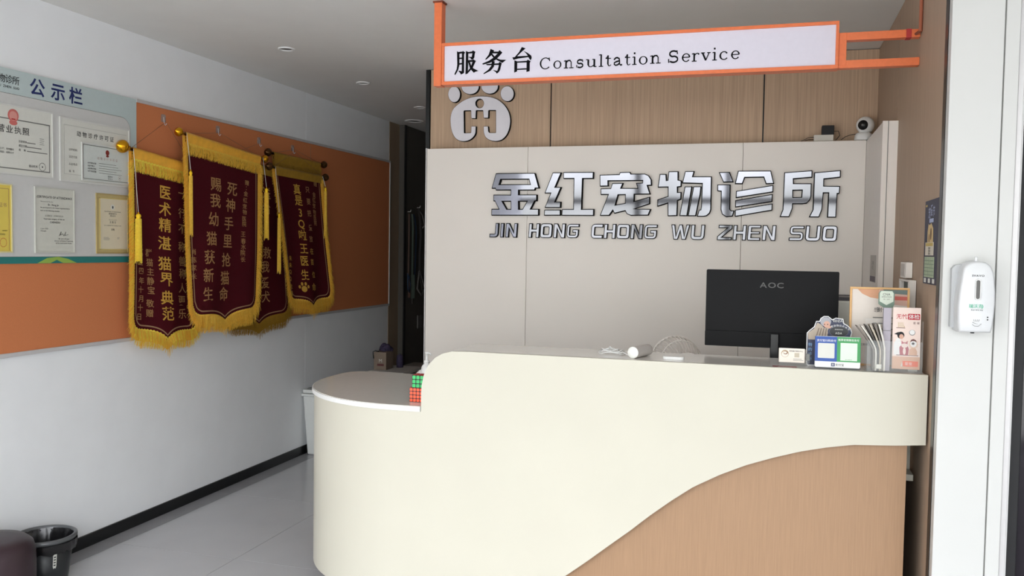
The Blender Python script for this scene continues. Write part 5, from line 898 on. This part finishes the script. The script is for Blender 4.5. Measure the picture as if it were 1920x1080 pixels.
def strap(b, pts, w_, m, x=XD):
    P = []
    for i, (y, z) in enumerate(pts):
        P += [(x+.004*math.sin(i), y-w_/2, z), (x+.004*math.sin(i)+.003, y+w_/2, z)]
    b.add(P, [(2*i, 2*i+1, 2*i+3, 2*i+2) for i in range(len(pts)-1)], m); b.add([(p[0]+.004, p[1], p[2]) for p in P], [(2*i, 2*i+2, 2*i+3, 2*i+1) for i in range(len(pts)-1)], m)
def hookpt(b, y, z): b.tube([(-3.36, y, z), (-3.33, y, z), (-3.325, y, z+.02)], .004, ALU, 6)
PKS = mat('dusty_pink_strap', (150, 124, 112), .8); SG = mat('sage_strap', (134, 152, 140), .8); BKS = mat('blue_strap', (52, 70, 96), .8); GRS = mat('grey_strap', (112, 108, 106), .8)
b = MB(); strap(b, [(7.74, 1.93), (7.735, 1.7), (7.73, 1.5), (7.735, 1.34)], .022, PKS); b.tube([(XD, 7.735, 1.36), (XD+.02, 7.69, 1.27), (XD+.02, 7.70, 1.20), (XD+.01, 7.75, 1.17), (XD+.01, 7.77, 1.25), (XD, 7.745, 1.36)], .006, BKS, 6); hookpt(b, 7.75, 1.95); strap(b, [(7.75, 1.30), (7.755, 1.2), (7.75, 1.12)], .045, PKS)
b.build('pink_leash', label='dusty pink pet leash hanging on the dark door panel, leftmost', cat='leash')
b = MB(); strap(b, [(7.80, 1.93), (7.815, 1.8), (7.81, 1.6), (7.815, 1.32)], .024, SG, XD+.006); strap(b, [(7.83, 1.34), (7.835, 1.22), (7.83, 1.11)], .07, SG, XD+.006); b.tube([(XD+.01, 7.82, 1.11), (XD+.01, 7.82, 1.06)], .004, GRS, 6); b.build('green_leash', label='sage green pet leash hanging just right of the pink one', cat='leash')
b = MB(); strap(b, [(7.85, 1.93), (7.88, 1.86), (7.905, 1.76), (7.90, 1.5), (7.88, 1.2)], .02, BKS, XD+.003); b.build('blue_leash', label='dark blue pet leash behind the green one on the dark door panel', cat='leash')
b = MB(); hookpt(b, 7.98, 2.0); strap(b, [(7.98, 1.98), (8.01, 1.86), (8.03, 1.72), (8.01, 1.56), (8.02, 1.46), (8.02, 1.36)], .035, GRS); b.tube([(XD, 8.02, 1.38), (XD+.02, 7.92, 1.20), (XD+.02, 8.02, 1.13), (XD+.02, 8.12, 1.19), (XD, 8.02, 1.38)], .008, GRS, 6); b.tube([(XD, 7.99, 1.98), (XD+.01, 8.06, 1.93), (XD+.01, 8.12, 1.83), (XD+.01, 8.07, 1.80)], .008, GRS, 6); b.tube([(XD+.01, 8.0, 1.36), (XD+.01, 8.07, 1.18)], .007, GRS, 6)
b.build('grey_harness', label='grey pet harness with a buckle hanging right of the leashes', cat='harness')
b = MB(); WC = mat('white_cotton', (200, 200, 194), .8); P = []; n = 10
for z, y0, y1, dx in ((1.80, 8.24, 8.42, .02), (1.72, 8.19, 8.45, .05), (1.60, 8.16, 8.46, .06), (1.48, 8.12, 8.47, .06), (1.38, 8.09, 8.48, .07), (1.33, 8.12, 8.48, .06), (1.22, 8.20, 8.48, .06), (1.12, 8.28, 8.48, .05)):
    P += [(XD+.02+dx*(.6+.4*math.sin(k*2.1)), y0+(y1-y0)*k/n, z+(.02*math.sin(k*1.7) if z < 1.4 else 0)) for k in range(n+1)]
b.add(P, [(j*(n+1)+k, j*(n+1)+k+1, (j+1)*(n+1)+k+1, (j+1)*(n+1)+k) for j in range(7) for k in range(n)], WC, True); o = b.build('white_coat', label='white cotton coat hanging at the far end of the dark door panel', cat='coat'); sd = o.modifiers.new('thick', 'SOLIDIFY'); sd.thickness = .006
b = MB(); b.box(-3.357, -3.345, 8.0, 8.12, .80, .93, GRS); b.build('door_label', label='small grey label plate low on the dark door panel', cat='plate')
